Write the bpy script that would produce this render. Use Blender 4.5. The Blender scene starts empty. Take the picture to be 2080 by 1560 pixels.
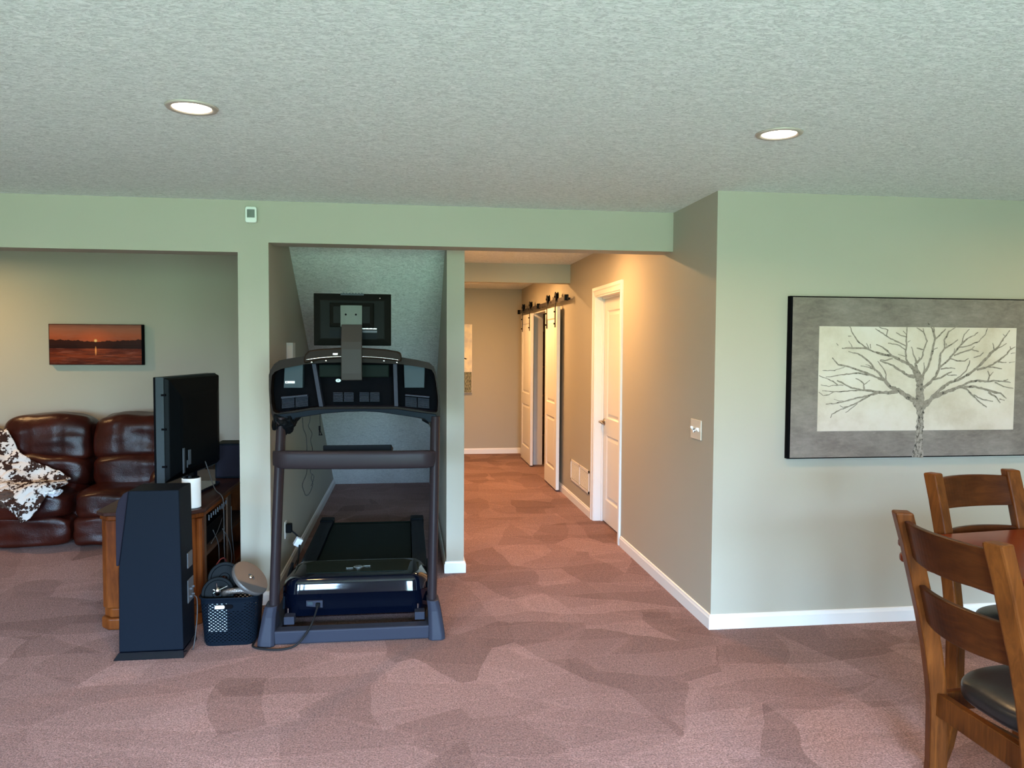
import bpy, bmesh, math, random
from mathutils import Vector, Matrix, noise
random.seed(7)
SC = bpy.context.scene
COL = SC.collection
PI = math.pi

# ------------------------------------------------------------------ camera
cam_d = bpy.data.cameras.new('camera')
cam_d.sensor_fit = 'HORIZONTAL'; cam_d.sensor_width = 36.0
cam_d.lens = 36.0 * 1596.2 / 2080.0
cam_d.clip_start = 0.05; cam_d.clip_end = 100
cam = bpy.data.objects.new('camera', cam_d); COL.objects.link(cam)
SC.camera = cam
def _camrot(pitch, yaw, roll):
    a, b, c = (math.radians(v) for v in (pitch, yaw, roll))
    f = Vector((math.sin(b)*math.cos(a), math.cos(b)*math.cos(a), -math.sin(a)))
    r = Vector((math.cos(b), -math.sin(b), 0)); u = r.cross(f)
    r2 = math.cos(c)*r + math.sin(c)*u; u2 = -math.sin(c)*r + math.cos(c)*u
    return Matrix((r2, u2, -f)).transposed()
cam.matrix_world = Matrix.Translation((0, 0, 1.573)) @ _camrot(2.636, 7.669, 0.32).to_4x4()

# ------------------------------------------------------------------ view, world
SC.view_settings.view_transform = 'Standard'
SC.view_settings.look = 'None'
SC.view_settings.gamma = 1.0
SC.view_settings.use_curve_mapping = False
SC.view_settings.exposure = 0.0

SKY = (0.42, 0.68, 1.0); SKY_S = 230.0
GRASS = (0.40, 0.76, 0.57); GRASS_S = 31.5
w = bpy.data.worlds.new('world'); SC.world = w; w.use_nodes = True
nt = w.node_tree; nt.nodes.clear()
tc = nt.nodes.new('ShaderNodeTexCoord'); sp = nt.nodes.new('ShaderNodeSeparateXYZ')
mr = nt.nodes.new('ShaderNodeMapRange'); mr.inputs[1].default_value = -0.1; mr.inputs[2].default_value = 0.5
cr = nt.nodes.new('ShaderNodeValToRGB'); cr.color_ramp.interpolation = 'LINEAR'
_z = lambda z: (z+0.1)/0.6
_st = [(_z(-0.02), tuple(c*GRASS_S/SKY_S for c in GRASS)), (_z(0.03), (0.11, 0.165, 0.21)), (_z(0.10), tuple(c*0.33 for c in SKY)), (_z(0.45), SKY)]
while len(cr.color_ramp.elements) < 4: cr.color_ramp.elements.new(0.5)
for el, (p, c) in zip(cr.color_ramp.elements, _st): el.position = p; el.color = (*c, 1)
bg = nt.nodes.new('ShaderNodeBackground'); bg.inputs[1].default_value = SKY_S; out = nt.nodes.new('ShaderNodeOutputWorld')
nt.links.new(tc.outputs['Generated'], sp.inputs[0]); nt.links.new(sp.outputs[2], mr.inputs[0])
nt.links.new(mr.outputs[0], cr.inputs[0]); nt.links.new(cr.outputs[0], bg.inputs[0]); nt.links.new(bg.outputs[0], out.inputs[0])

# windows behind the camera: (x0, x1, z0, z1) in the rear wall
REAR = -2.6
WINS = [(-4.3, -2.9, 0.75, 2.1), (-2.3, -0.9, 0.75, 2.1), (0.15, 2.2, 0.08, 2.12)]
def portal(loc, rot, sx, sy):
    d = bpy.data.lights.new('window_portal', 'AREA'); d.shape = 'RECTANGLE'; d.size = sx; d.size_y = sy
    d.cycles.is_portal = True
    o = bpy.data.objects.new('window_portal', d); o.location = loc; o.rotation_euler = rot; COL.objects.link(o)
for x0, x1, z0, z1 in WINS:
    portal(((x0+x1)/2, REAR-0.02, (z0+z1)/2), (PI/2, 0, 0), x1-x0, z1-z0)

WARM = (1.0, 0.60, 0.26)
def lamp(loc, power, col=WARM, size=0.13, spread=150):
    d = bpy.data.lights.new('downlight', 'AREA'); d.shape = 'DISK'; d.size = size
    d.energy = power; d.color = col; d.spread = math.radians(spread)
    o = bpy.data.objects.new('downlight', d); o.location = loc; COL.objects.link(o)
    return o
LIGHTS_MAIN = [(-0.772, 3.028), (1.487, 3.033)]
MAIN_P, HALL_P, LIV_P = 13, 39, 26
HWARM = (1.0, 0.53, 0.20)

# ------------------------------------------------------------------ materials
MATS = {}
def mat(name, col, rough=0.6, metal=0.0, spec=0.5, coat=0.0, emit=None, es=0.0):
    m = bpy.data.materials.new(name); m.use_nodes = True
    b = m.node_tree.nodes['Principled BSDF']
    b.inputs['Base Color'].default_value = (*col, 1); b.inputs['Roughness'].default_value = rough
    b.inputs['Metallic'].default_value = metal; b.inputs['Specular IOR Level'].default_value = spec
    b.inputs['Coat Weight'].default_value = coat; b.inputs['Coat Roughness'].default_value = 0.08
    if emit: b.inputs['Emission Color'].default_value = (*emit, 1); b.inputs['Emission Strength'].default_value = es
    MATS[name] = m
    return m
def N(m, t, **kw):
    n = m.node_tree.nodes.new(t)
    for k, v in kw.items(): setattr(n, k, v)
    return n
def L(m, a, b): m.node_tree.links.new(a, b)
def P(m): return m.node_tree.nodes['Principled BSDF']
def coords(m, scale=(1, 1, 1), rot=(0, 0, 0), loc=(0, 0, 0)):
    t = N(m, 'ShaderNodeTexCoord'); mp = N(m, 'ShaderNodeMapping')
    mp.inputs['Scale'].default_value = scale; mp.inputs['Rotation'].default_value = rot; mp.inputs['Location'].default_value = loc
    L(m, t.outputs['Object'], mp.inputs[0]); return mp.outputs[0]
def noisen(m, vec, scale, detail=3, rough=0.5, dist=0.0):
    n = N(m, 'ShaderNodeTexNoise'); n.inputs['Scale'].default_value = scale; n.inputs['Detail'].default_value = detail
    n.inputs['Roughness'].default_value = rough; n.inputs['Distortion'].default_value = dist
    L(m, vec, n.inputs['Vector']); return n
def ramp(m, fac, stops, interp='LINEAR'):
    r = N(m, 'ShaderNodeValToRGB'); e = r.color_ramp; e.interpolation = interp
    while len(e.elements) < len(stops): e.elements.new(0.5)
    for el, (p, c) in zip(e.elements, stops): el.position = p; el.color = (*c, 1)
    L(m, fac, r.inputs[0]); return r
def bump(m, h, strength, dist=0.01):
    b = N(m, 'ShaderNodeBump'); b.inputs['Strength'].default_value = strength; b.inputs['Distance'].default_value = dist
    L(m, h, b.inputs['Height']); L(m, b.outputs[0], P(m).inputs['Normal']); return b
def mixc(m, fac, a, b, blend='MIX'):
    x = N(m, 'ShaderNodeMix', data_type='RGBA', blend_type=blend)
    for s, v in ((0, fac), (6, a), (7, b)):
        if isinstance(v, (int, float)): x.inputs[s].default_value = v
        elif isinstance(v, tuple): x.inputs[s].default_value = (*v, 1)
        else: L(m, v, x.inputs[s])
    return x.outputs[2]
def math_n(m, op, a, b=None):
    x = N(m, 'ShaderNodeMath', operation=op)
    for s, v in ((0, a), (1, b)):
        if v is None: continue
        if isinstance(v, (int, float)): x.inputs[s].default_value = v
        else: L(m, v, x.inputs[s])
    return x.outputs[0]

# wall paint
m = mat('wall_paint', (0.46, 0.47, 0.405), 0.62, spec=0.25)
v = coords(m); n = noisen(m, v, 1.3, 2); L(m, mixc(m, n.outputs[0], (0.395, 0.358, 0.285), (0.423, 0.384, 0.308)), P(m).inputs['Base Color'])
n2 = noisen(m, v, 220, 3); bump(m, n2.outputs[0], 0.10, 0.002)
# ceiling: stomped / knock-down texture in short streaks
m = mat('ceiling_texture', (0.6, 0.6, 0.57), 0.85, spec=0.1)
v = coords(m, (1.0, 2.2, 1.6)); n = noisen(m, v, 33, 6, 0.66, 1.6)
n3 = noisen(m, coords(m), 7, 2, 0.5)
r = ramp(m, n.outputs[0], [(0.38, (0, 0, 0)), (0.50, (0.7, 0.7, 0.7)), (0.60, (1, 1, 1))])
L(m, mixc(m, r.outputs[0], (0.66, 0.675, 0.66), (0.93, 0.95, 0.93)), P(m).inputs['Base Color'])  # darker valleys: shade of the texture put into the colour
bump(m, r.outputs[0], 0.55, 0.012)
# carpet
m = mat('carpet', (0.30, 0.19, 0.15), 0.95, spec=0.05)
v = coords(m); nd = noisen(m, v, 1.1, 2)
va = N(m, 'ShaderNodeVectorMath', operation='ADD'); vs = N(m, 'ShaderNodeVectorMath', operation='SCALE'); vs.inputs[3].default_value = 0.32
L(m, nd.outputs[1], vs.inputs[0]); L(m, v, va.inputs[0]); L(m, vs.outputs[0], va.inputs[1])
mp2 = N(m, 'ShaderNodeMapping'); mp2.inputs['Rotation'].default_value = (0, 0, 0.6); mp2.inputs['Scale'].default_value = (3.1, 1.7, 1)
L(m, va.outputs[0], mp2.inputs[0])
vo = N(m, 'ShaderNodeTexVoronoi'); vo.inputs['Scale'].default_value = 1.0; L(m, mp2.outputs[0], vo.inputs['Vector'])
bw = N(m, 'ShaderNodeSeparateColor'); L(m, vo.outputs['Color'], bw.inputs[0])
mp3 = N(m, 'ShaderNodeMapping'); mp3.inputs['Rotation'].default_value = (0, 0, -0.75); mp3.inputs['Scale'].default_value = (1.5, 4.6, 1)
L(m, va.outputs[0], mp3.inputs[0])
vo2 = N(m, 'ShaderNodeTexVoronoi'); vo2.inputs['Scale'].default_value = 1.0; L(m, mp3.outputs[0], vo2.inputs['Vector'])
bw2 = N(m, 'ShaderNodeSeparateColor'); L(m, vo2.outputs['Color'], bw2.inputs[0])
pile = math_n(m, 'ADD', math_n(m, 'MULTIPLY', bw.outputs[0], 0.6), math_n(m, 'MULTIPLY', bw2.outputs[1], 0.4))
nf = noisen(m, v, 130, 3, 0.7); nm = noisen(m, v, 45, 4, 0.75)
c1 = mixc(m, pile, (0.200, 0.102, 0.085), (0.425, 0.247, 0.222))
spk = ramp(m, nf.outputs[0], [(0.36, (0.50, 0.48, 0.48)), (0.62, (1.32, 1.32, 1.32))])
spk2 = ramp(m, nm.outputs[0], [(0.35, (0.80, 0.80, 0.80)), (0.62, (1.12, 1.12, 1.12))])
c2 = mixc(m, 1.0, c1, spk.outputs[0], 'MULTIPLY'); c3 = mixc(m, 1.0, c2, spk2.outputs[0], 'MULTIPLY')
vo3 = N(m, 'ShaderNodeTexVoronoi', feature='DISTANCE_TO_EDGE'); vo3.inputs['Scale'].default_value = 1.0; L(m, mp3.outputs[0], vo3.inputs['Vector'])
c3 = mixc(m, 1.0, c3, ramp(m, vo3.outputs['Distance'], [(0.0, (1.09, 1.09, 1.09)), (0.04, (1.04, 1.04, 1.04)), (0.07, (0.96, 0.96, 0.96)), (0.14, (1.0, 1.0, 1.0))]).outputs[0], 'MULTIPLY')
L(m, c3, P(m).inputs['Base Color'])
hh = math_n(m, 'ADD', nf.outputs[0], nm.outputs[0]); bump(m, hh, 0.9, 0.012)
P(m).inputs['Sheen Weight'].default_value = 0.12; P(m).inputs['Sheen Roughness'].default_value = 0.5

def wood(name, dark, light, rough=0.35, coat=0.25, scale=(3, 3, 28), rot=(0, 0, 0)):
    m = mat(name, light, rough, spec=0.08, coat=coat*0.15)
    v = coords(m, scale, rot); n = noisen(m, v, 1.6, 6, 0.65, 1.2); n2 = noisen(m, coords(m), 5, 2)
    r = ramp(m, n.outputs[0], [(0.32, dark), (0.52, tuple((a+b)/2 for a, b in zip(dark, light))), (0.68, light)])
    c = mixc(m, 0.5, r.outputs[0], ramp(m, n2.outputs[0], [(0.3, dark), (0.7, light)]).outputs[0])
    L(m, c, P(m).inputs['Base Color']); bump(m, n.outputs[0], 0.08, 0.002); return m
wood('chair_wood', (0.034, 0.0075, 0.002), (0.170, 0.047, 0.0085), 0.36, 0.12, (28, 28, 3))
wood('slat_wood', (0.020, 0.0045, 0.0015), (0.085, 0.021, 0.0045), 0.34, 0.12, (6, 6, 30))
wood('table_wood', (0.07, 0.010, 0.004), (0.17, 0.031, 0.009), 0.25, 0.4, (24, 3, 24))
wood('cabinet_wood', (0.060, 0.012, 0.003), (0.215, 0.057, 0.011), 0.38, 0.12, (26, 26, 3))
wood('cabinet_top_wood', (0.020, 0.008, 0.007), (0.070, 0.030, 0.022), 0.3, 0.25, (24, 3, 24))
mat('trim_white', (0.78, 0.76, 0.73), 0.35, spec=0.45)
mat('door_white', (0.76, 0.73, 0.68), 0.42, spec=0.4)
m = mat('leather', (0.095, 0.018, 0.012), 0.30, spec=0.28)
v = coords(m); n = noisen(m, v, 160, 2); n2 = noisen(m, v, 3.5, 4, 0.6)
L(m, ramp(m, n2.outputs[0], [(0.3, (0.016, 0.0024, 0.0018)), (0.7, (0.046, 0.0074, 0.0036))]).outputs[0], P(m).inputs['Base Color'])
bump(m, math_n(m, 'ADD', math_n(m, 'MULTIPLY', n.outputs[0], 0.15), n2.outputs[0]), 0.35, 0.02)
m = mat('black_leather', (0.018, 0.014, 0.013), 0.30, spec=0.3)
n = noisen(m, coords(m), 90, 3); bump(m, n.outputs[0], 0.12, 0.003)
m = mat('cow_plush', (0.8, 0.75, 0.7), 0.95, spec=0.02)
v = coords(m); n = noisen(m, v, 11, 4, 0.62, 0.4); n2 = noisen(m, v, 42, 3, 0.6)
f = math_n(m, 'ADD', math_n(m, 'MULTIPLY', n.outputs[0], 0.72), math_n(m, 'MULTIPLY', n2.outputs[0], 0.28))
L(m, ramp(m, f, [(0.505, (0.66, 0.59, 0.54)), (0.525, (0.040, 0.020, 0.015))]).outputs[0], P(m).inputs['Base Color'])
n3 = noisen(m, v, 200, 2); bump(m, n3.outputs[0], 0.5, 0.004)
mat('plush_brown', (0.10, 0.058, 0.042), 0.95, spec=0.05)
mat('tag_white', (0.85, 0.87, 0.9), 0.6)

m = mat('black_vinyl', (0.0050, 0.0075, 0.0125), 0.5, spec=0.05)
n = noisen(m, coords(m, (60, 60, 6)), 4, 4, 0.7); bump(m, n.outputs[0], 0.12, 0.002)
mat('grille_cloth', (0.018, 0.016, 0.024), 0.8, spec=0.03)
mat('black_plastic', (0.004, 0.005, 0.006), 0.42, spec=0.04)
mat('matte_black', (0.003, 0.003, 0.004), 0.8, spec=0.03)
mat('gloss_black', (0.001, 0.002, 0.006), 0.05, spec=0.4, coat=0.1)
mat('satin_black', (0.005, 0.008, 0.013), 0.32, spec=0.03)
mat('green_black', (0.006, 0.010, 0.008), 0.5, spec=0.03)
mat('pocket_blue', (0.032, 0.047, 0.055), 0.45, spec=0.1)
mat('gunmetal', (0.022, 0.016, 0.018), 0.38, spec=0.1)
mat('base_grey', (0.026, 0.028, 0.041), 0.45, spec=0.08)
mat('bronze_shell', (0.016, 0.010, 0.007), 0.3, spec=0.03)
mat('silver', (0.70, 0.69, 0.67), 0.22, metal=1.0)
mat('steel_plate', (0.085, 0.078, 0.074), 0.42, metal=0.2, spec=0.3)
m = mat('hammertone', (0.20, 0.17, 0.15), 0.35, metal=0.8)
n = noisen(m, coords(m), 170, 2); bump(m, n.outputs[0], 0.8, 0.006)
mat('vesa_grey', (0.085, 0.10, 0.085), 0.5, spec=0.2)
mat('neck_grey', (0.032, 0.027, 0.024), 0.45, spec=0.12)
mat('tv_grey', (0.040, 0.050, 0.056), 0.45, spec=0.08)
mat('monitor_back', (0.006, 0.006, 0.005), 0.34, spec=0.03)
mat('white_plastic', (0.82, 0.83, 0.84), 0.35)
mat('sticker_white', (0.85, 0.85, 0.83), 0.5)
mat('sticker_grey', (0.10, 0.11, 0.125), 0.5, spec=0.1)
mat('ivory_plastic', (0.66, 0.62, 0.55), 0.4)
mat('sensor_white', (0.74, 0.74, 0.69), 0.4)
mat('sensor_lens', (0.16, 0.18, 0.155), 0.25)
mat('cable_black', (0.012, 0.012, 0.013), 0.5, spec=0.1)
mat('cable_grey', (0.055, 0.052, 0.052), 0.5, spec=0.15)
mat('cable_red', (0.30, 0.06, 0.07), 0.5)
mat('lamp_glow', (1, 0.9, 0.8), 0.5, emit=(1.0, 0.83, 0.62), es=9.0)
mat('lamp_ring', (0.50, 0.42, 0.37), 0.35, metal=0.2)
mat('iron_track', (0.035, 0.022, 0.016), 0.45, metal=0.5)
mat('nickel', (0.42, 0.36, 0.30), 0.3, metal=1.0)
mat('closet_dark', (0.10, 0.055, 0.035), 0.8, spec=0.1)
mat('cardboard', (0.40, 0.21, 0.09), 0.8)
mat('bag_white', (0.75, 0.66, 0.62), 0.5)
mat('bag_red', (0.55, 0.12, 0.08), 0.5)
m = mat('window_glass', (1, 1, 1), 0.0); P(m).inputs['Transmission Weight'].default_value = 1.0; P(m).inputs['IOR'].default_value = 1.02
mat('plate_edge', (0.72, 0.63, 0.52), 0.35)

# ------------------------------------------------------------------ helpers
def obj(name, bm, m, parent=None, bevel=0.0, smooth=False, seg=2, sub=0, auto=None):
    me = bpy.data.meshes.new(name)
    bmesh.ops.recalc_face_normals(bm, faces=bm.faces)
    bm.to_mesh(me); bm.free()
    me.materials.append(MATS[m] if isinstance(m, str) else m)
    o = bpy.data.objects.new(name, me); COL.objects.link(o)
    if smooth:
        for p in me.polygons: p.use_smooth = True
    if bevel:
        b = o.modifiers.new('bevel', 'BEVEL'); b.width = bevel; b.segments = seg; b.limit_method = 'ANGLE'; b.angle_limit = math.radians(35)
    if sub:
        s = o.modifiers.new('sub', 'SUBSURF'); s.levels = sub; s.render_levels = sub
    if parent: o.parent = parent
    return o
def tag(o, label=None, cat=None, group=None, kind=None):
    if label: o['label'] = label
    if cat: o['category'] = cat
    if group: o['group'] = group
    if kind: o['kind'] = kind
    return o
def thing(name, label, cat, loc=(0, 0, 0), rz=0, group=None):
    o = bpy.data.objects.new(name, None); COL.objects.link(o); o.location = loc; o.rotation_euler = (0, 0, rz)
    o.empty_display_size = 0.1
    return tag(o, label, cat, group)
def struct(name, bm, m, **kw):
    o = obj(name, bm, m, **kw); o['kind'] = 'structure'; return o
def nb(): return bmesh.new()
def box(bm, x0, y0, z0, x1, y1, z1, mtx=None):
    x0, x1 = min(x0, x1), max(x0, x1); y0, y1 = min(y0, y1), max(y0, y1); z0, z1 = min(z0, z1), max(z0, z1)
    vs = [bm.verts.new(Vector(c)) for c in ((x0, y0, z0), (x1, y0, z0), (x1, y1, z0), (x0, y1, z0), (x0, y0, z1), (x1, y0, z1), (x1, y1, z1), (x0, y1, z1))]
    for f in ((0, 3, 2, 1), (4, 5, 6, 7), (0, 1, 5, 4), (1, 2, 6, 5), (2, 3, 7, 6), (3, 0, 4, 7)): bm.faces.new([vs[i] for i in f])
    if mtx:
        for q in vs: q.co = mtx @ q.co
    return vs
def cyl(bm, p0, p1, r0, r1=None, n=24, caps=True):
    p0, p1 = Vector(p0), Vector(p1); r1 = r0 if r1 is None else r1
    d = (p1-p0).normalized(); a = d.orthogonal().normalized(); b = d.cross(a)
    A = [bm.verts.new(p0+r0*(math.cos(t)*a+math.sin(t)*b)) for t in (2*PI*i/n for i in range(n))]
    B = [bm.verts.new(p1+r1*(math.cos(t)*a+math.sin(t)*b)) for t in (2*PI*i/n for i in range(n))]
    for i in range(n): bm.faces.new((A[i], A[(i+1) % n], B[(i+1) % n], B[i]))
    if caps: bm.faces.new(A[::-1]); bm.faces.new(B)
def lathe(bm, c, axis, prof, n=40):
    """prof: list of (radius, height along axis)"""
    c = Vector(c); d = Vector(axis).normalized(); a = d.orthogonal().normalized(); b = d.cross(a)
    rings = []
    for r, h in prof:
        if r < 1e-6: rings.append([bm.verts.new(c+d*h)])
        else: rings.append([bm.verts.new(c+d*h+r*(math.cos(2*PI*i/n)*a+math.sin(2*PI*i/n)*b)) for i in range(n)])
    for A, B in zip(rings, rings[1:]):
        for i in range(n):
            j = (i+1) % n
            if len(A) == 1 and len(B) == 1: continue
            if len(A) == 1: bm.faces.new((A[0], B[i], B[j]))
            elif len(B) == 1: bm.faces.new((A[i], A[j], B[0]))
            else: bm.faces.new((A[i], A[j], B[j], B[i]))
def loft(bm, rings, caps=True, closed=True):
    R = [[bm.verts.new(Vector(p)) for p in ring] for ring in rings]
    n = len(R[0])
    for A, B in zip(R, R[1:]):
        for i in range(n if closed else n-1): bm.faces.new((A[i], A[(i+1) % n], B[(i+1) % n], B[i]))
    if caps: bm.faces.new(R[0][::-1]); bm.faces.new(R[-1])
    return R
def prism_y(bm, poly, y0, y1):      # poly in (x, z)
    loft(bm, [[(x, y0, z) for x, z in poly], [(x, y1, z) for x, z in poly]])
def prism_x(bm, poly, x0, x1):      # poly in (y, z)
    loft(bm, [[(x0, y, z) for y, z in poly], [(x1, y, z) for y, z in poly]])
def prism_z(bm, poly, z0, z1):      # poly in (x, y)
    loft(bm, [[(x, y, z0) for x, y in poly], [(x, y, z1) for x, y in poly]])
def catmull(pts, k=8):
    P_ = [Vector(p) for p in pts]; P_ = [2*P_[0]-P_[1]]+P_+[2*P_[-1]-P_[-2]]; o = []
    for i in range(1, len(P_)-2):
        a, b, c, d = P_[i-1:i+3]
        for j in range(k):
            t = j/k; o.append(0.5*((2*b)+(c-a)*t+(2*a-5*b+4*c-d)*t*t+(3*b-a-3*c+d)*t**3))
    o.append(P_[-2]); return o
def tube(bm, pts, r, n=8, k=8, smoothp=True):
    pts = catmull(pts, k) if smoothp and len(pts) > 2 else [Vector(p) for p in pts]
    prev = None; rings = []
    for i, p in enumerate(pts):
        d = (pts[min(i+1, len(pts)-1)]-pts[max(i-1, 0)]).normalized()
        a = d.orthogonal().normalized() if prev is None else (prev-d*prev.dot(d)).normalized()
        prev = a; b = d.cross(a)
        rr = r(i/(len(pts)-1)) if callable(r) else r
        rings.append([p+rr*(math.cos(2*PI*j/n)*a+math.sin(2*PI*j/n)*b) for j in range(n)])
    loft(bm, rings)
def rrect(cx, cy, w, h, r, n=5):
    o = []
    for sx, sy, a0 in ((1, 1, 0), (-1, 1, 90), (-1, -1, 180), (1, -1, 270)):
        for i in range(n+1):
            a = math.radians(a0+90*i/n); o.append((cx+sx*(w/2-r)+r*math.cos(a), cy+sy*(h/2-r)+r*math.sin(a)))
    return o
def puff(bm, c, s, k=5.0, n=14, fn=None):
    """soft box: cube surface pushed to a k-norm ball; fn(u,v,w)->offset vector"""
    idx = {}
    def V(a, b, d):
        key = (round(a, 5), round(b, 5), round(d, 5))
        if key not in idx:
            l = (abs(a)**k+abs(b)**k+abs(d)**k)**(1/k); q = Vector((a/l, b/l, d/l))
            p = Vector((c[0]+q.x*s[0]/2, c[1]+q.y*s[1]/2, c[2]+q.z*s[2]/2))
            if fn: p += Vector(fn(q.x, q.y, q.z))
            idx[key] = bm.verts.new(p)
        return idx[key]
    g = [-1+2*i/n for i in range(n+1)]
    for ax in range(3):
        for sg in (-1, 1):
            for i in range(n):
                for j in range(n):
                    q = []
                    for a, b in ((g[i], g[j]), (g[i+1], g[j]), (g[i+1], g[j+1]), (g[i], g[j+1])):
                        t = [0, 0, 0]; t[ax] = sg; t[(ax+1) % 3] = a; t[(ax+2) % 3] = b; q.append(V(*t))
                    bm.faces.new(q)
def text_mesh(name, s, size, m, parent, mtx):
    cu = bpy.data.curves.new(name, 'FONT'); cu.body = s; cu.size = size; cu.extrude = 0.0004; cu.align_x = 'CENTER'; cu.align_y = 'CENTER'
    t = bpy.data.objects.new(name, cu); me = bpy.data.meshes.new_from_object(t); bpy.data.objects.remove(t); bpy.data.curves.remove(cu)
    me.transform(mtx); me.materials.append(MATS[m]); o = bpy.data.objects.new(name, me); COL.objects.link(o)
    if parent: o.parent = parent
    return o
RZ = lambda a: Matrix.Rotation(a, 4, 'Z')
T = lambda *p: Matrix.Translation(p)

# ------------------------------------------------------------------ the room shell
H = 2.44
XH = 1.694; YA = 4.164; YS = 4.886; YSB = 5.069; YF = 11.566; YBL = 7.45
bm = nb(); box(bm, -5.6, REAR-0.1, -0.1, 5.6, YF+0.2, 0); struct('floor', bm, 'carpet')
bm = nb(); box(bm, -5.6, REAR-0.1, H, 5.6, YF+0.2, H+0.1); struct('ceiling', bm, 'ceiling_texture')
# under-stair sloping ceiling of the niche
bm = nb(); prism_x(bm, [(5.47, H), (9.14, 0.0), (9.32, 0.0), (5.65, H)], -0.817, 0.276); struct('ceiling', bm, 'ceiling_texture')
bm = nb()
box(bm, -5.6, YS, 2.133, -0.995, YSB, H)                # header over the living-room opening
box(bm, -0.817, YS, 2.194, XH, YSB, H)                  # header over niche and hall
struct('wall_header', bm, 'wall_paint')
bm = nb(); box(bm, -0.995, YS, 0, -0.817, 9.4, H); struct('wall_niche_left', bm, 'wall_paint')
bm = nb(); box(bm, 0.276, 5.435, 0, 0.398, YF, H); struct('wall_hall_left', bm, 'wall_paint')
bm = nb()
T2 = XH+0.12; D0, D1, DT = 6.115, 6.955, 2.04; C0, C1, CT = 9.15, 10.41, 2.04
for a, b, z0 in ((YA, D0, 0), (D0, D1, DT), (D1, C0, 0), (C0, C1, CT), (C1, YF, 0)): box(bm, XH, a, z0, T2, b, H)
bmesh.ops.remove_doubles(bm, verts=bm.verts, dist=1e-5)
struct('wall_hall_right', bm, 'wall_paint')
bm = nb(); box(bm, T2, YA, 0, 5.6, YA+0.12, H); box(bm, XH, YA-0.0005, 0, T2, YA, H); struct('wall_right', bm, 'wall_paint')
bm = nb(); box(bm, 0.276, YF, 0, 5.6, YF+0.12, H); struct('wall_far', bm, 'wall_paint')
bm = nb(); box(bm, 0.398, 8.072, 2.247, XH, 8.2, H); struct('wall_beam', bm, 'wall_paint')
bm = nb(); box(bm, -5.6, YBL, 0, -0.995, YBL+0.12, H); struct('wall_back', bm, 'wall_paint')
bm = nb()
box(bm, -5.6, REAR, 0, -5.5, YBL+0.12, H)
struct('wall_left', bm, 'wall_paint')
bm = nb(); box(bm, 5.5, REAR, 0, 5.6, YA, H); struct('wall_side', bm, 'wall_paint')
bm = nb(); xs = [-5.6]
for x0, x1, z0, z1 in WINS: box(bm, xs[-1], REAR-0.1, 0, x0, REAR, H); box(bm, x0, REAR-0.1, 0, x1, REAR, z0); box(bm, x0, REAR-0.1, z1, x1, REAR, H); xs.append(x1)
box(bm, xs[-1], REAR-0.1, 0, 5.6, REAR, H); struct('wall_rear', bm, 'wall_paint')
for i, (x0, x1, z0, z1) in enumerate(WINS):
    wv = thing('window_%d' % (i+1), None, None); wv['kind'] = 'structure'
    bm = nb(); e = 0.07; xm = (x0+x1)/2
    for a in ((x0, z0, x0+e, z1), (x1-e, z0, x1, z1), (x0, z0, x1, z0+e), (x0, z1-e, x1, z1), (xm-0.06, z0, xm+0.06, z1)): box(bm, a[0], REAR-0.09, a[1], a[2], REAR-0.01, a[3])
    if i < 2:
        zm = (z0+z1)/2; box(bm, x0, REAR-0.08, zm-0.03, x1, REAR-0.02, zm+0.03)
    obj('window_frame', bm, 'trim_white', wv)
    bm = nb(); k = 0.09
    for a in ((x0-k, z0-k, x0, z1+k), (x1, z0-k, x1+k, z1+k), (x0, z1, x1, z1+k), (x0, z0-min(k, z0-0.001), x1, z0)): box(bm, a[0], REAR, max(a[1], 0), a[2], REAR+0.018, a[3])
    obj('window_casing', bm, 'trim_white', wv)
# closet room behind the sliding doors, and the space behind the hinged door
bm = nb()
box(bm, T2, 8.55, 0, 3.3, 8.65, H); box(bm, 3.2, 8.65, 0, 3.3, YF, H)
struct('wall_closet', bm, 'wall_paint')
bm = nb(); box(bm, 2.9, 5.9, 0, 3.0, 7.2, H); box(bm, T2, 5.8, 0, 3.0, 5.9, H); box(bm, T2, 7.2, 0, 3.0, 7.3, H); struct('wall_room', bm, 'wall_paint')

# baseboards
BBP = [(0, 0), (0.014, 0), (0.014, 0.062), (0.010, 0.070), (0.008, 0.080), (0.003, 0.083), (0, 0.083)]
def baseboard(name, p0, p1, nrm, e0=0.0, e1=0.0):
    """p0->p1 along the wall foot, nrm points into the room; e = mitre overlap at either end"""
    p0, p1, n_ = Vector((*p0, 0)), Vector((*p1, 0)), Vector((*nrm, 0)); d = (p1-p0).normalized()
    bm = nb()
    loft(bm, [[p0+n_*t-d*t*e0+Vector((0, 0, z)) for t, z in BBP], [p1+n_*t+d*t*e1+Vector((0, 0, z)) for t, z in BBP]])
    return struct(name, bm, 'trim_white')
baseboard('baseboard_right', (XH, YA), (5.5, YA), (0, -1), 1, 0)
baseboard('baseboard_hall_right', (XH, YA), (XH, 6.022), (-1, 0), 1, 0)
baseboard('baseboard_hall_right', (XH, 7.046), (XH, 9.06), (-1, 0))
baseboard('baseboard_hall_right', (XH, 10.50), (XH, YF), (-1, 0))
baseboard('baseboard_far', (0.398, YF), (XH, YF), (0, -1))
baseboard('baseboard_niche_left', (-0.817, YS), (-0.817, 9.1), (1, 0), 1, 0)
baseboard('baseboard_niche_right', (0.276, 5.435), (0.276, 9.1), (-1, 0), 1, 0)
baseboard('baseboard_hall_left', (0.398, 5.435), (0.398, YF), (1, 0), 1, 0)
baseboard('baseboard_pillar', (0.276, 5.435), (0.398, 5.435), (0, -1), 1, 1)
baseboard('baseboard_column', (-0.995, YS), (-0.817, YS), (0, -1), 1, 1)
baseboard('baseboard_back', (-5.5, YBL), (-0.995, YBL), (0, -1))
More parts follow.
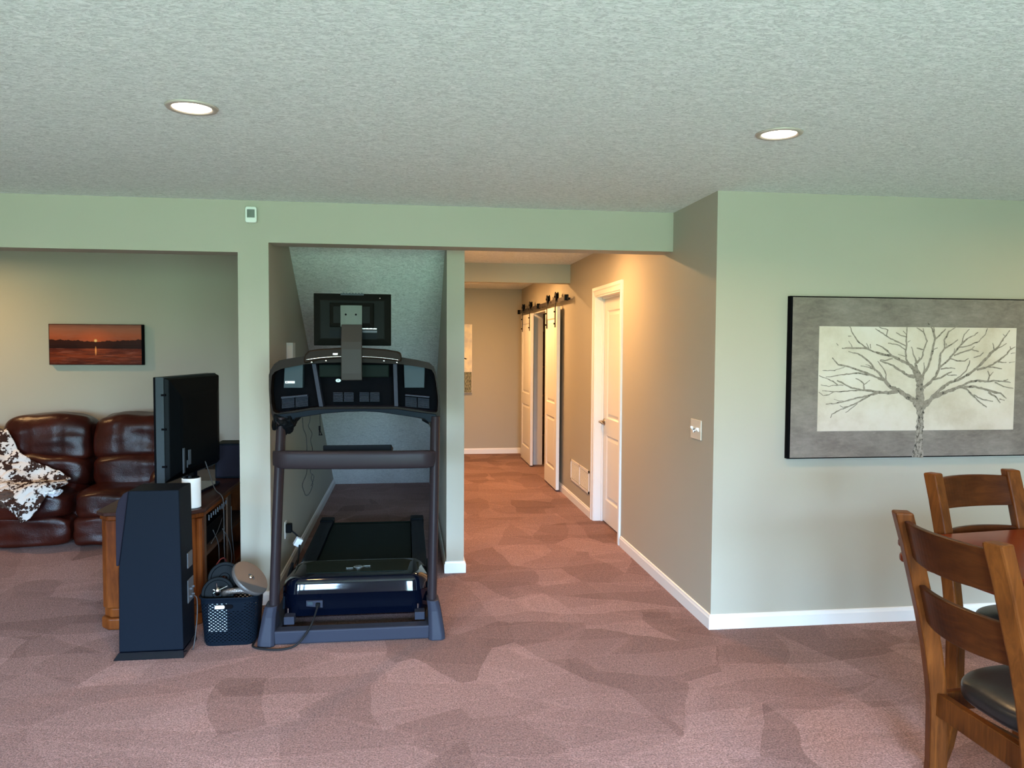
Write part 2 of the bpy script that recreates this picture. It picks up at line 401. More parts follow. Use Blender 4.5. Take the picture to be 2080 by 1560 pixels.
baseboard('baseboard_living_right', (-0.995, YS), (-0.995, YBL), (-1, 0), 1, 0)
baseboard('baseboard_closet', (1.83, 8.65), (3.2, 8.65), (0, 1))

# ------------------------------------------------------------------ doors
def door_panels(bm, face, a0, a1, z0, z1, th, side, slab_lo):
    """two-panel moulded slab in the plane X=face, running a0..a1 in Y; side=-1 shows toward -X"""
    st = 0.11; rails = (0.20, 0.15, 0.12)
    zmid = z0+0.86
    ys = [(a0+st, a1-st)]; zs = [(z0+rails[0], zmid-rails[1]/2), (zmid+rails[1]/2, z1-rails[2])]
    X = face; I = face-side*0.010; B = face-side*th
    # outer frame made of boxes, panels with a raised field
    box(bm, X, a0, z0, B, a0+st, z1); box(bm, X, a1-st, z0, B, a1, z1)
    for z in ((z0, z0+rails[0]), (zmid-rails[1]/2, zmid+rails[1]/2), (z1-rails[2], z1)): box(bm, X, a0+st, z[0], B, a1-st, z[1])
    for (p, q) in ys:
        for (r_, s_) in zs:
            def ring(x, e): return [(x, p+e, r_+e), (x, q-e, r_+e), (x, q-e, s_-e), (x, p+e, s_-e)]
            loft(bm, [ring(X, 0), ring(I, 0.012), ring(I, 0.022), ring(X-side*0.003, 0.045)], caps=False)
            q4 = [bm.verts.new(Vector(c)) for c in ring(X-side*0.003, 0.045)]; bm.faces.new(q4)
def casing(bm, x, side, y0, y1, zt, w=0.092):
    """flat moulded casing round an opening in plane X=x"""
    for a, b in ((y0-w, y0), (y1, y1+w)):
        s = -1 if a < y0 else 1
        o_, i_ = (a, b) if s < 0 else (b, a)
        prof = [(o_, 0), (o_, 0.016), (o_+(i_-o_)*0.35, 0.018), (o_+(i_-o_)*0.5, 0.012), (o_+(i_-o_)*0.9, 0.009), (i_, 0.006), (i_, 0)]
        loft(bm, [[(x+side*t, y, 0) for y, t in prof], [(x+side*t, y, zt+(w if True else 0)*abs(y-i_)/w) for y, t in prof]])
    prof = [(zt, 0), (zt, 0.006), (zt+w*0.1, 0.009), (zt+w*0.5, 0.012), (zt+w*0.65, 0.018), (zt+w, 0.016), (zt+w, 0)]
    loft(bm, [[(x+side*t, y0-(z-zt), z) for z, t in prof], [(x+side*t, y1+(z-zt), z) for z, t in prof]])
d = thing('door_1', None, None); d['kind'] = 'structure'
bm = nb(); door_panels(bm, 1.775, D0+0.012, D1-0.012, 0.012, 2.028, 0.035, -1, 0); obj('door_slab', bm, 'door_white', d)
bm = nb(); casing(bm, XH, -1, D0, D1, DT, 0.075); obj('door_casing', bm, 'trim_white', d)
bm = nb()
for y in (D0, D1-0.011): box(bm, XH-0.001, y, 0, T2, y+0.011, DT)
box(bm, XH-0.001, D0, DT-0.011, T2, D1, DT)
box(bm, 1.755, D1-0.025, 0, 1.773, D1-0.010, DT-0.011); box(bm, 1.755, D0+0.010, 0, 1.773, D0+0.025, DT-0.011); box(bm, 1.755, D0, DT-0.026, 1.773, D1, DT-0.011)
obj('door_jamb', bm, 'trim_white', d)
bm = nb(); yh, zh = 6.905, 0.91
lathe(bm, (1.775, yh, zh), (-1, 0, 0), [(0.033, 0), (0.033, 0.004), (0.028, 0.010), (0.013, 0.014), (0.011, 0.05), (0, 0.052)], 24)
tube(bm, [(1.727, yh, zh), (1.725, yh-0.04, zh+0.003), (1.728, yh-0.115, zh-0.004)], 0.0095, 10)
obj('door_handle', bm, 'nickel', d, smooth=True)
# closet opening trim
bm = nb()
for y in (C0, C1-0.012): box(bm, XH-0.001, y, 0, T2+0.001, y+0.012, CT)
box(bm, XH-0.001, C0, CT-0.012, T2+0.001, C1, CT)
struct('trim_1', bm, 'trim_white')

# barn doors on their track
def barn_door(y0, y1, label):
    t = thing('barn_door', label, 'door', (1.62, (y0+y1)/2, 0.02), 0, None)
    bm = nb(); w_ = y1-y0; door_panels(bm, 0, -w_/2, w_/2, 0.0, 2.005, 0.035, -1, 0)
    obj('door_panel', bm, 'door_white', t)
    for yy in (-w_/2+0.10, w_/2-0.10):
        bm = nb(); box(bm, -0.007, yy-0.020, 1.78, 0, yy+0.020, 2.135)
        h = obj('hanger_strap', bm, 'iron_track', t, bevel=0.002)
        bm = nb(); lathe(bm, (-0.004, yy, 2.115), (1, 0, 0), [(0, 0), (0.052, 0), (0.052, 0.006), (0.040, 0.012), (0.040, 0.020), (0.052, 0.026), (0.052, 0.032), (0, 0.032)], 28)
        lathe(bm, (-0.016, yy, 2.115), (1, 0, 0), [(0, 0), (0.012, 0.002), (0.016, 0.012)], 14)
        obj('roller_wheel', bm, 'black_plastic', h)
        bm = nb()
        for z in (1.82, 1.95): lathe(bm, (-0.022, yy, z), (1, 0, 0), [(0, 0), (0.009, 0.003), (0.009, 0.012), (0.006, 0.016)], 12)
        obj('hanger_bolt', bm, 'black_plastic', h)
    return t
barn_door(8.40, 9.12, 'white two-panel sliding barn door nearer the hinged door')
barn_door(10.20, 11.05, 'white two-panel sliding barn door beside the far hallway wall')
t = thing('barn_door_track', 'dark iron flat rail mounted on hallway wall above the sliding doors', 'door track', (XH, 9.7, 2.09))
bm = nb(); box(bm, -0.062, -1.78, -0.022, -0.054, 1.70, 0.022); obj('rail', bm, 'iron_track', t, bevel=0.002)
for y in (-1.62, -0.86, 0.0, 0.80, 1.58):
    bm = nb(); cyl(bm, (-0.055, y, 0), (0, y, 0), 0.012, n=12); cyl(bm, (-0.068, y, 0), (-0.060, y, 0), 0.010, n=8); obj('standoff', bm, 'iron_track', t)
for y in (-1.74, -0.02, 1.66):
    bm = nb(); box(bm, -0.085, y-0.022, -0.028, -0.045, y+0.022, 0.034); obj('door_stop', bm, 'black_plastic', t, bevel=0.003)

# things inside the closet
def bx_thing(name, label, cat, c, s, m, rz=0, bevel=0.004, group=None):
    bm = nb(); box(bm, -s[0]/2, -s[1]/2, 0, s[0]/2, s[1]/2, s[2]); o = obj(name, bm, m, bevel=bevel); o.location = c; o.rotation_euler = (0, 0, rz)
    return tag(o, label, cat, group)
t = thing('closet_shelf', 'brown wooden shelf unit in the dark closet behind the sliding doors', 'shelf', (2.25, 10.95, 0))
for z in (0.35, 0.62, 0.9, 1.3):
    bm = nb(); box(bm, -0.38, -0.2, z, 0.55, 0.2, z+0.025); obj('shelf_board', bm, 'cardboard', t)
for x in (-0.38, 0.53):
    bm = nb(); box(bm, x, -0.2, 0, x+0.025, 0.2, 1.8); obj('side_panel', bm, 'closet_dark', t)
bm = nb(); puff(bm, (0, 0, 0.14), (0.26, 0.22, 0.28), 2.6, 12, lambda u, v_, w_: tuple(0.018*noise.noise_vector(Vector((u*2.2, v_*2.2, w_*2.2)))))
t = thing('plastic_bag', 'white plastic bag with red print slumped on the closet floor', 'bag', (1.95, 10.05, 0)); obj('bag_body', bm, 'bag_white', t, smooth=True)
bm = nb(); puff(bm, (-0.06, -0.045, 0.16), (0.15, 0.15, 0.06), 2.4, 8); obj('bag_print', bm, 'bag_red', t, smooth=True)

# ------------------------------------------------------------------ wall and ceiling fittings
def ceiling_light(x, y, power, label, col=WARM):
    t = thing('recessed_light', label, 'ceiling light', (x, y, H), 0, 'round recessed ceiling lights')
    bm = nb(); lathe(bm, (0, 0, 0), (0, 0, -1), [(0.068, -0.001), (0.068, 0.003), (0.074, 0.007), (0.088, 0.006), (0.093, 0.0), (0.090, -0.001)], 48); obj('trim_ring', bm, 'lamp_ring', t, smooth=True)
    bm = nb(); lathe(bm, (0, 0, 0), (0, 0, -1), [(0, 0.004), (0.05, 0.0035), (0.069, 0.002)], 48); obj('lens', bm, 'lamp_glow', t, smooth=True)
    lamp((x, y, H-0.012), power, col)
    return t
ceiling_light(*LIGHTS_MAIN[0], MAIN_P, 'lit round recessed light in the main ceiling, left of the two in front')
ceiling_light(*LIGHTS_MAIN[1], MAIN_P, 'lit round recessed light in the main ceiling above the picture wall side')
def unseen_light(x, y, power, col=WARM, spread=170):  # out-of-view fixture: ring, glowing lens and lamp
    bm = nb(); lathe(bm, (x, y, H), (0, 0, -1), [(0.068, 0.003), (0.074, 0.007), (0.088, 0.006), (0.093, 0.0)], 40); struct('unseen_light_ring', bm, 'lamp_ring', smooth=True)
    bm = nb(); lathe(bm, (x, y, H), (0, 0, -1), [(0, 0.004), (0.05, 0.0035), (0.069, 0.002)], 40); struct('unseen_light_lens', bm, 'lamp_glow', smooth=True)
    lamp((x, y, H-0.012), power, col, spread=spread)
for x, y in [(-3.03, 3.03), (3.75, 3.03), (-3.03, 0.4), (1.487, 0.4), (3.75, 0.4)]: unseen_light(x, y, MAIN_P)
for x, y, k in [(1.06, 5.93, 0.92), (1.00, 8.80, 1.0), (0.75, 6.88, 0.40), (0.80, 9.95, 0.95)]: unseen_light(x, y, HALL_P*k, HWARM, 178)  # last two are added out of view to brighten beam and far wall
unseen_light(-3.9, 6.5, LIV_P)

# motion sensor
t = thing('motion_sensor', 'small white motion sensor high on the soffit above the column', 'sensor', (-0.912, YS, 2.353))
bm = nb(); prism_y(bm, rrect(0, 0, 0.066, 0.094, 0.012), -0.028, 0); obj('sensor_body', bm, 'sensor_white', t, bevel=0.004)
bm = nb(); lathe_pts = [(0.022*math.cos(a), -0.028-0.006*math.sin(a)) for a in (PI*i/8 for i in range(9))]
prism_z(bm, lathe_pts, -0.018, 0.030); obj('sensor_lens', bm, 'sensor_lens', t, smooth=False)

# triple switch plate on the hall wall
t = thing('light_switch', 'ivory triple toggle switch plate on the hallway wall near the corner', 'light switch', (XH, 4.425, 1.10))
bm = nb(); prism_x(bm, rrect(0, 0, 0.165, 0.116, 0.004), -0.006, 0); obj('switch_plate', bm, 'plate_edge', t, bevel=0.003)
for k, up in enumerate((1, -1, 1)):
    bm = nb(); y = (k-1)*0.046; prism_y(bm, [(-0.005, -0.012), (-0.005, 0.012), (-0.020, 0.012*up+0.004*up), (-0.021, 0.004*up)], y-0.005, y+0.005); obj('toggle', bm, 'white_plastic', t, bevel=0.001)

# return air grille
t = thing('return_vent', 'white louvred return air grille low on the hallway wall', 'vent', (XH, 7.535, 0.32))
bm = nb(); W_, H_ = 0.82, 0.215
for a in ((-W_/2, -H_/2, -W_/2+0.022, H_/2), (W_/2-0.022, -H_/2, W_/2, H_/2), (-W_/2, -H_/2, W_/2, -H_/2+0.022), (-W_/2, H_/2-0.022, W_/2, H_/2), (-0.012, -H_/2, 0.012, H_/2)): box(bm, -0.008, a[0], a[1], 0, a[2], a[3])
obj('vent_frame', bm, 'door_white', t)
bm = nb()
for i in range(13):
    z = -H_/2+0.030+i*0.0128; loft(bm, [[(-0.007, y, z), (-0.0065, y, z+0.0012), (-0.002, y, z+0.0065), (-0.002, y, z+0.0053)] for y in (-W_/2+0.02, W_/2-0.02)])
obj('louvre_slats', bm, 'door_white', t)
bm = nb(); box(bm, -0.0012, -W_/2+0.02, -H_/2+0.02, -0.0004, W_/2-0.02, H_/2-0.02); obj('vent_backing', bm, 'closet_dark', t)

# small wall panel in the niche
t = thing('wall_panel', 'pale flat control box on the niche side wall above the treadmill', 'wall panel', (-0.817, 5.62, 1.50))
bm = nb(); box(bm, 0, -0.06, -0.11, 0.045, 0.06, 0.10); obj('panel_case', bm, 'ivory_plastic', t, bevel=0.004)
bm = nb(); box(bm, 0.008, -0.0615, -0.10, 0.038, -0.0595, 0.08); obj('panel_face', bm, 'plate_edge', t)

# outlet, plug and adapter low on the niche wall
t = thing('wall_outlet', 'dark wall outlet low in the niche behind the treadmill post', 'outlet', (-0.817, 5.45, 0.33))
bm = nb(); box(bm, 0, -0.035, -0.057, 0.006, 0.035, 0.057); obj('outlet_plate', bm, 'ivory_plastic', t, bevel=0.002)
bm = nb(); box(bm, 0.006, -0.028, -0.02, 0.045, 0.028, 0.04); obj('plug', bm, 'black_plastic', t, bevel=0.006)
bm = nb(); tube(bm, [(-0.77, 5.44, 0.32), (-0.74, 5.42, 0.30), (-0.715, 5.38, 0.27), (-0.712, 5.3, 0.16), (-0.735, 5.15, 0.03), (-0.76, 5.0, 0.012)], 0.006, 8); t = obj('power_cable', bm, 'cable_black', smooth=True); tag(t, 'black power cable dropping from the niche outlet along the baseboard', 'cable')
bm = nb(); box(bm, -0.022, -0.018, -0.028, 0.022, 0.018, 0.028); o = obj('cable_label', bm, 'tag_white', bevel=0.004); o.location = (-0.722, 5.37, 0.262); o.rotation_euler = (0.2, 0.5, 0.4); tag(o, 'white plastic adapter hanging on the cable beside the treadmill post', 'adapter')

# ------------------------------------------------------------------ pictures
# tree picture
CX0, CX1, CZ0, CZ1, CY = 2.112, 3.655, 0.961, 1.869, 4.125
m = mat('art_border', (0.28, 0.25, 0.22), 0.6, spec=0.1)
v = coords(m); n = noisen(m, coords(m, (3, 1, 9)), 4, 10, 0.78, 0.6); n2 = noisen(m, v, 5, 6, 0.65)
c = mixc(m, 0.55, ramp(m, n.outputs[0], [(0.3, (0.075, 0.062, 0.050)), (0.5, (0.165, 0.138, 0.115)), (0.72, (0.30, 0.255, 0.21))]).outputs[0], ramp(m, n2.outputs[0], [(0.3, (0.15, 0.125, 0.105)), (0.7, (0.29, 0.25, 0.215))]).outputs[0])
L(m, c, P(m).inputs['Base Color'])
m = mat('art_panel', (0.7, 0.66, 0.58), 0.6, spec=0.1)
n = noisen(m, coords(m), 4, 5, 0.6); L(m, ramp(m, n.outputs[0], [(0.3, (0.46, 0.38, 0.29)), (0.5, (0.58, 0.50, 0.41)), (0.75, (0.64, 0.57, 0.51))]).outputs[0], P(m).inputs['Base Color'])
m = mat('art_bark', (0.22, 0.19, 0.16), 0.7, spec=0.1)
n = noisen(m, coords(m), 55, 4, 0.7); L(m, ramp(m, n.outputs[0], [(0.34, (0.05, 0.045, 0.04)), (0.40, (0.20, 0.165, 0.13)), (0.62, (0.29, 0.245, 0.20))]).outputs[0], P(m).inputs['Base Color'])
m = mat('art_trunk', (0.45, 0.42, 0.37), 0.7, spec=0.1)
n = noisen(m, coords(m, (1, 1, 0.5)), 75, 3, 0.7); L(m, ramp(m, n.outputs[0], [(0.38, (0.04, 0.035, 0.03)), (0.45, (0.20, 0.17, 0.135)), (0.62, (0.33, 0.285, 0.235))]).outputs[0], P(m).inputs['Base Color'])
t = thing('wall_picture', 'large canvas of a bare grey tree in a mottled grey border on right wall', 'picture', (0, 0, 0))
bm = nb(); box(bm, CX0, CY, CZ0, CX1, YA-0.002, CZ1); obj('canvas_frame', bm, 'matte_black', t)
bm = nb(); box(bm, CX0+0.012, CY-0.002, CZ0+0.006, CX1-0.012, CY, CZ1-0.006); obj('painted_border', bm, 'art_border', t)
bm = nb(); box(bm, 2.282, CY-0.0035, 1.115, 3.495, CY-0.002, 1.703); obj('painted_panel', bm, 'art_panel', t)
# branches: traced as (u, v, halfwidth) on the canvas face, u along X, v up
def zx(a, b):       # trace units -> metres on the canvas (affine over the panel's own four corners)
    s = (a-400)/(1945-400)
    x = 2.282+(3.495-2.282)*s*(1.0+0.018*(1-s))
    top = 398+(425-398)*s; bot = 1224+(1228-1224)*s
    return x, 1.703-(b-top)/(bot-top)*(1.703-1.115)
BR = [
 ([(1178, 1440, 50), (1180, 1350, 44), (1186, 1250, 38), (1190, 1120, 33), (1188, 1040, 36), (1182, 960, 30), (1178, 880, 26), (1160, 810, 20), (1128, 740, 15), (1090, 705, 12), (1020, 668, 10), (960, 640, 9), (880, 622, 8), (810, 600, 7), (760, 575, 7), (650, 572, 6), (570, 572, 4)]),
 ([(1186, 1060, 26), (1140, 990, 20), (1080, 955, 18), (1010, 905, 17), (950, 880, 14), (900, 825, 11), (860, 810, 9), (800, 785, 8), (700, 745, 8), (620, 715, 6), (540, 695, 5), (500, 645, 3)]),
 ([(1010, 920, 14), (930, 925, 12), (850, 920, 11), (770, 905, 8), (720, 900, 7), (640, 880, 6), (590, 850, 6), (540, 825, 5)]),
 ([(850, 925, 9), (770, 950, 7), (680, 968, 7), (600, 990, 5), (530, 1005, 4), (460, 1010, 3)]),
 ([(780, 955, 6), (700, 1000, 5), (640, 1028, 5), (560, 1060, 5), (510, 1090, 4), (497, 1120, 3)]),
 ([(640, 1028, 4), (590, 1035, 3), (565, 1022, 2)]), ([(700, 1005, 4), (650, 1050, 4), (610, 1078, 3)]),
 ([(600, 990, 4), (560, 985, 3), (520, 972, 2)]), ([(720, 900, 5), (620, 910, 5), (520, 915, 4), (430, 905, 3)]),
 ([(520, 912, 4), (480, 938, 4), (440, 945, 3), (405, 915, 3)]), ([(590, 862, 4), (540, 862, 4), (480, 870, 3), (420, 858, 3)]),
 ([(750, 900, 6), (742, 850, 5), (715, 825, 4), (680, 810, 3)]), ([(745, 860, 4), (790, 825, 3)]),
 ([(800, 785, 7), (700, 770, 6), (610, 775, 5), (520, 790, 4), (455, 797, 3)]), ([(540, 700, 4), (600, 720, 3), (520, 745, 3), (430, 745, 2)]), ([(545, 862, 4), (510, 830, 4), (405, 785, 3)]),
 ([(905, 830, 9), (860, 770, 8), (820, 735, 6), (760, 720, 4), (715, 712, 3)]), ([(830, 750, 7), (790, 690, 7), (740, 645, 6), (690, 615, 5), (620, 598, 3)]),
 ([(910, 830, 6), (912, 780, 5), (890, 730, 4), (845, 675, 3)]), ([(800, 720, 4), (775, 708, 3), (752, 702, 2)]), ([(740, 650, 4), (722, 625, 2)]),
 ([(1135, 800, 14), (1090, 795, 11), (1030, 755, 9), (970, 715, 8), (905, 688, 6), (860, 672, 3)]), ([(960, 655, 6), (900, 672, 4), (865, 665, 3)]),
 ([(960, 640, 7), (920, 600, 6), (880, 565, 5), (830, 545, 4)]), ([(770, 578, 6), (735, 555, 5), (690, 520, 5), (650, 455, 4), (625, 400, 3)]),
 ([(650, 572, 4), (640, 545, 3), (620, 515, 2)]), ([(775, 575, 4), (755, 535, 3)]), ([(790, 575, 4), (785, 540, 3)]), ([(545, 550, 3), (528, 532, 2)]), ([(615, 476, 3), (640, 478, 2)]),
 ([(1180, 880, 16), (1185, 800, 13), (1150, 740, 10), (1140, 700, 9), (1190, 650, 7), (1200, 590, 6), (1145, 575, 4)]), ([(1150, 690, 7), (1120, 620, 5), (1103, 565, 3)]),
 ([(1090, 705, 8), (1065, 660, 7), (1060, 600, 7), (1065, 540, 6), (1060, 480, 5), (1065, 400, 4)]), ([(1060, 560, 5), (1010, 530, 5), (940, 500, 5), (880, 460, 5), (820, 420, 3)]),
 ([(1060, 590, 4), (1000, 550, 4), (920, 535, 3)]), ([(1065, 490, 4), (1020, 475, 4), (980, 452, 3)]), ([(1062, 640, 4), (1030, 632, 3), (1000, 622, 2)]), ([(910, 475, 4), (915, 430, 4), (850, 408, 3)]), ([(1060, 465, 3), (1035, 440, 3)]), ([(1075, 530, 4), (1095, 515, 2)]),
 ([(1190, 850, 14), (1205, 780, 10), (1240, 720, 9), (1260, 650, 9), (1275, 570, 8), (1285, 500, 8), (1270, 440, 6), (1225, 370, 4)]), ([(1285, 510, 6), (1340, 460, 5), (1370, 425, 3)]), ([(1275, 590, 4), (1310, 575, 3)]), ([(1280, 470, 5), (1275, 390, 3)]), ([(1195, 800, 6), (1210, 740, 4), (1205, 690, 3)]),
 ([(1200, 590, 5), (1225, 520, 5), (1195, 450, 5), (1140, 415, 3)]), ([(1195, 460, 4), (1190, 420, 3)]), ([(1165, 680, 4), (1165, 645, 3)]),
 ([(1205, 890, 13), (1260, 845, 10), (1300, 800, 9), (1325, 745, 9), (1330, 680, 9), (1335, 620, 8), (1365, 580, 7), (1420, 550, 5), (1470, 512, 3)]), ([(1365, 580, 6), (1360, 515, 6), (1395, 450, 5), (1465, 400, 3)]),
 ([(1330, 730, 7), (1390, 680, 7), (1440, 620, 7), (1500, 545, 6), (1550, 500, 5), (1600, 480, 4), (1630, 455, 3)]), ([(1500, 545, 5), (1520, 470, 4), (1560, 430, 3)]), ([(1480, 575, 5), (1560, 560, 5), (1640, 525, 4), (1690, 470, 4), (1705, 425, 3)]),
 ([(1440, 635, 6), (1510, 610, 6), (1580, 590, 5), (1640, 608, 3)]), ([(1415, 660, 5), (1470, 680, 5), (1530, 680, 4), (1560, 660, 3)]), ([(1600, 655, 4), (1650, 640, 5), (1680, 615, 3)]), ([(1580, 590, 4), (1605, 565, 3)]), ([(1340, 740, 5), (1400, 735, 5), (1455, 740, 3)]), ([(1280, 825, 7), (1340, 815, 6), (1390, 780, 6), (1430, 765, 3)]), ([(1390, 790, 4), (1470, 792, 3)]), ([(1440, 620, 4), (1445, 580, 3)]), ([(1380, 560, 4), (1375, 540, 3)]),
 ([(1205, 1040, 26), (1260, 990, 20), (1300, 945, 16), (1350, 895, 13), (1410, 850, 11), (1480, 830, 9), (1540, 800, 9), (1600, 760, 10), (1650, 715, 10), (1700, 665, 10), (1750, 610, 9), (1790, 580, 8), (1830, 520, 6), (1860, 480, 4), (1888, 442, 3)]),
 ([(1790, 585, 5), (1830, 565, 4), (1865, 545, 3)]), ([(1765, 595, 4), (1760, 560, 3), (1750, 540, 2)]), ([(1850, 490, 3), (1832, 470, 2)]),
 ([(1630, 750, 8), (1700, 735, 7), (1760, 710, 7), (1820, 670, 6), (1870, 630, 6), (1900, 590, 5), (1895, 568, 3)]), ([(1900, 592, 4), (1940, 572, 2)]), ([(1720, 730, 5), (1790, 735, 5), (1835, 745, 3)]), ([(1800, 690, 5), (1870, 695, 3)]), ([(1890, 697, 3), (1940, 690, 2)]), ([(1900, 627, 3), (1940, 620, 2)]),
 ([(1450, 830, 6), (1500, 800, 5), (1540, 760, 5), (1570, 700, 4), (1570, 675, 3)]),
 ([(1300, 960, 18), (1370, 930, 15), (1440, 905, 13), (1510, 880, 11), (1560, 850, 9), (1640, 835, 9), (1700, 845, 8), (1770, 840, 7), (1850, 845, 5), (1910, 855, 3)]), ([(1850, 842, 5), (1888, 828, 3)]), ([(1720, 840, 6), (1735, 800, 5), (1718, 760, 3)]), ([(1735, 800, 4), (1765, 768, 2)]), ([(1780, 850, 5), (1850, 885, 5), (1935, 900, 3)]),
 ([(1530, 885, 9), (1620, 885, 9), (1700, 905, 9), (1760, 925, 9), (1830, 940, 7), (1880, 980, 4)]), ([(1730, 930, 7), (1790, 965, 6), (1830, 1015, 4)]), ([(1820, 985, 4), (1865, 995, 3)]), ([(1500, 885, 8), (1550, 900, 6), (1600, 950, 6), (1640, 990, 5), (1720, 1048, 4)]), ([(1610, 950, 4), (1680, 985, 4), (1770, 1002, 3)]), ([(1500, 885, 5), (1575, 845, 4)]),
]
rnd = random.Random(3)
def strip(bm, pl_, y):
    pts = []
    for i in range(len(pl_)-1):
        (a, b, w0), (c_, d_, w1) = pl_[i], pl_[i+1]
        k = max(1, int(math.hypot(c_-a, d_-b)/16))
        for j in range(k):
            s = j/k; pts.append((a+(c_-a)*s+rnd.uniform(-2.5, 2.5), b+(d_-b)*s+rnd.uniform(-2.5, 2.5), (w0+(w1-w0)*s)*rnd.uniform(0.72, 1.18)))
    pts.append(pl_[-1]); prev = None
    for i, (a, b, w_) in enumerate(pts):
        p = pts[max(i-1, 0)]; q = pts[min(i+1, len(pts)-1)]; dx, dy = q[0]-p[0], q[1]-p[1]; l = math.hypot(dx, dy) or 1
        nx, ny = -dy/l*w_*1.05, dx/l*w_*1.05
        A = zx(a+nx, b+ny); B = zx(a-nx, b-ny)
        A = bm.verts.new((A[0], y, A[1])); B = bm.verts.new((B[0], y, B[1]))
        if prev: bm.faces.new((prev[0], prev[1], B, A))
        prev = (A, B)
bm = nb()
for i, b_ in enumerate(BR): strip(bm, b_ if i else b_[4:], CY-0.0042-0.00001*i)
obj('painted_branches', bm, 'art_bark', t)
bm = nb(); strip(bm, [(a, b, w*0.78) for a, b, w in BR[0][:6]], CY-0.0040); obj('painted_trunk', bm, 'art_trunk', t)

# sunset canvas on the living-room wall
m = mat('sunset_print', (0.3, 0.1, 0.05), 0.35, spec=0.08)
tcn = N(m, 'ShaderNodeTexCoord'); sx = N(m, 'ShaderNodeSeparateXYZ'); L(m, tcn.outputs['Object'], sx.inputs[0])
U, V_ = sx.outputs[0], sx.outputs[2]        # metres from the canvas centre
sky = ramp(m, math_n(m, 'MULTIPLY', math_n(m, 'ADD', V_, 0.18), 2.78), [(0.0, (0.07, 0.010, 0.004)), (0.22, (0.22, 0.035, 0.010)), (0.40, (0.10, 0.014, 0.006)), (0.56, (0.26, 0.045, 0.014)), (0.72, (0.36, 0.085, 0.035)), (0.88, (0.30, 0.10, 0.055)), (1.0, (0.17, 0.06, 0.04))])
ns = noisen(m, coords(m, (3, 1, 22)), 2.2, 5, 0.6, 0.5)
c = mixc(m, math_n(m, 'MULTIPLY', math_n(m, 'SUBTRACT', ns.outputs[0], 0.48), 2.0), sky.outputs[0], (0.36, 0.12, 0.075))
def radial(u0, v0, su, sv, a):
    du = math_n(m, 'MULTIPLY', math_n(m, 'SUBTRACT', U, u0), su); dv = math_n(m, 'MULTIPLY', math_n(m, 'SUBTRACT', V_, v0), sv)
    d2 = math_n(m, 'ADD', math_n(m, 'MULTIPLY', du, du), math_n(m, 'MULTIPLY', dv, dv))
    r_ = N(m, 'ShaderNodeMath', operation='SUBTRACT', use_clamp=True); r_.inputs[0].default_value = 1.0; L(m, math_n(m, 'POWER', d2, a), r_.inputs[1]); return r_.outputs[0]
c = mixc(m, math_n(m, 'MULTIPLY', radial(-0.005, 0.03, 5.5, 8, 0.5), 0.8), c, (0.62, 0.11, 0.035))
# dark tree line with its reflection
nt_ = noisen(m, coords(m, (1, 0, 0)), 16, 5, 0.6)
edge = math_n(m, 'ADD', math_n(m, 'MULTIPLY', nt_.outputs[0], 0.055), math_n(m, 'MULTIPLY', math_n(m, 'ABSOLUTE', U), 0.05))
top = math_n(m, 'LESS_THAN', V_, math_n(m, 'ADD', edge, -0.002)); bot = math_n(m, 'GREATER_THAN', V_, -0.035)
c = mixc(m, math_n(m, 'MULTIPLY', math_n(m, 'MULTIPLY', top, bot), 0.92), c, (0.012, 0.004, 0.003))
nr = noisen(m, coords(m, (1.2, 1, 20)), 3.2, 4, 0.6)
rp = math_n(m, 'MULTIPLY', math_n(m, 'GREATER_THAN', nr.outputs[0], 0.52), math_n(m, 'LESS_THAN', V_, -0.035))
c = mixc(m, math_n(m, 'MULTIPLY', rp, 0.5), c, (0.03, 0.006, 0.004))
c = mixc(m, radial(-0.005, 0.035, 62, 62, 1.0), c, (1.0, 0.60, 0.22))
c = mixc(m, radial(-0.005, -0.055, 120, 22, 1.0), c, (1.0, 0.35, 0.10))
L(m, c, P(m).inputs['Base Color'])
t = thing('canvas_print', 'small red sunset over water canvas on the wall above the sofa', 'picture', (-2.722, 7.40, 1.581))
bm = nb(); box(bm, -0.393, 0.0005, -0.18, 0.393, 0.048, 0.18); obj('canvas_edge', bm, 'matte_black', t)
bm = nb(); box(bm, -0.388, -0.001, -0.176, 0.380, 0.0005, 0.176); obj('printed_front', bm, m, t)

# far hallway picture
m = mat('heron_print', (0.6, 0.5, 0.4), 0.6)
tcn = N(m, 'ShaderNodeTexCoord'); sx = N(m, 'ShaderNodeSeparateXYZ'); L(m, tcn.outputs['Object'], sx.inputs[0])
n = noisen(m, coords(m), 6, 4, 0.6); n2 = noisen(m, coords(m, (3, 1, 1)), 26, 4, 0.7)
a_ = ramp(m, n.outputs[0], [(0.35, (0.55, 0.50, 0.46)), (0.6, (0.82, 0.72, 0.52))]).outputs[0]
g_ = ramp(m, n2.outputs[0], [(0.4, (0.05, 0.05, 0.03)), (0.55, (0.22, 0.20, 0.10)), (0.7, (0.45, 0.42, 0.28))]).outputs[0]
L(m, mixc(m, math_n(m, 'LESS_THAN', sx.outputs[2], math_n(m, 'ADD', -0.215, math_n(m, 'MULTIPLY', n2.outputs[0], 0.04))), a_, g_), P(m).inputs['Base Color'])
t = thing('hallway_picture', 'tall canvas of pale sky over green reeds on the far hallway wall', 'picture', (0.60, YF-0.045, 1.41))
bm = nb(); box(bm, -0.36, 0, -0.505, 0.36, 0.044, 0.505); obj('canvas_edge', bm, 'plate_edge', t, bevel=0.006)
bm = nb(); box(bm, -0.352, -0.0015, -0.498, 0.352, 0.0, 0.498); obj('printed_front', bm, m, t)
bm = nb(); prism_y(bm, [(0.2, 0.03), (0.268, 0.005), (0.285, 0.0), (0.27, -0.012), (0.2, 0.012)], -0.003, -0.0015); obj('painted_bird', bm, 'matte_black', t)

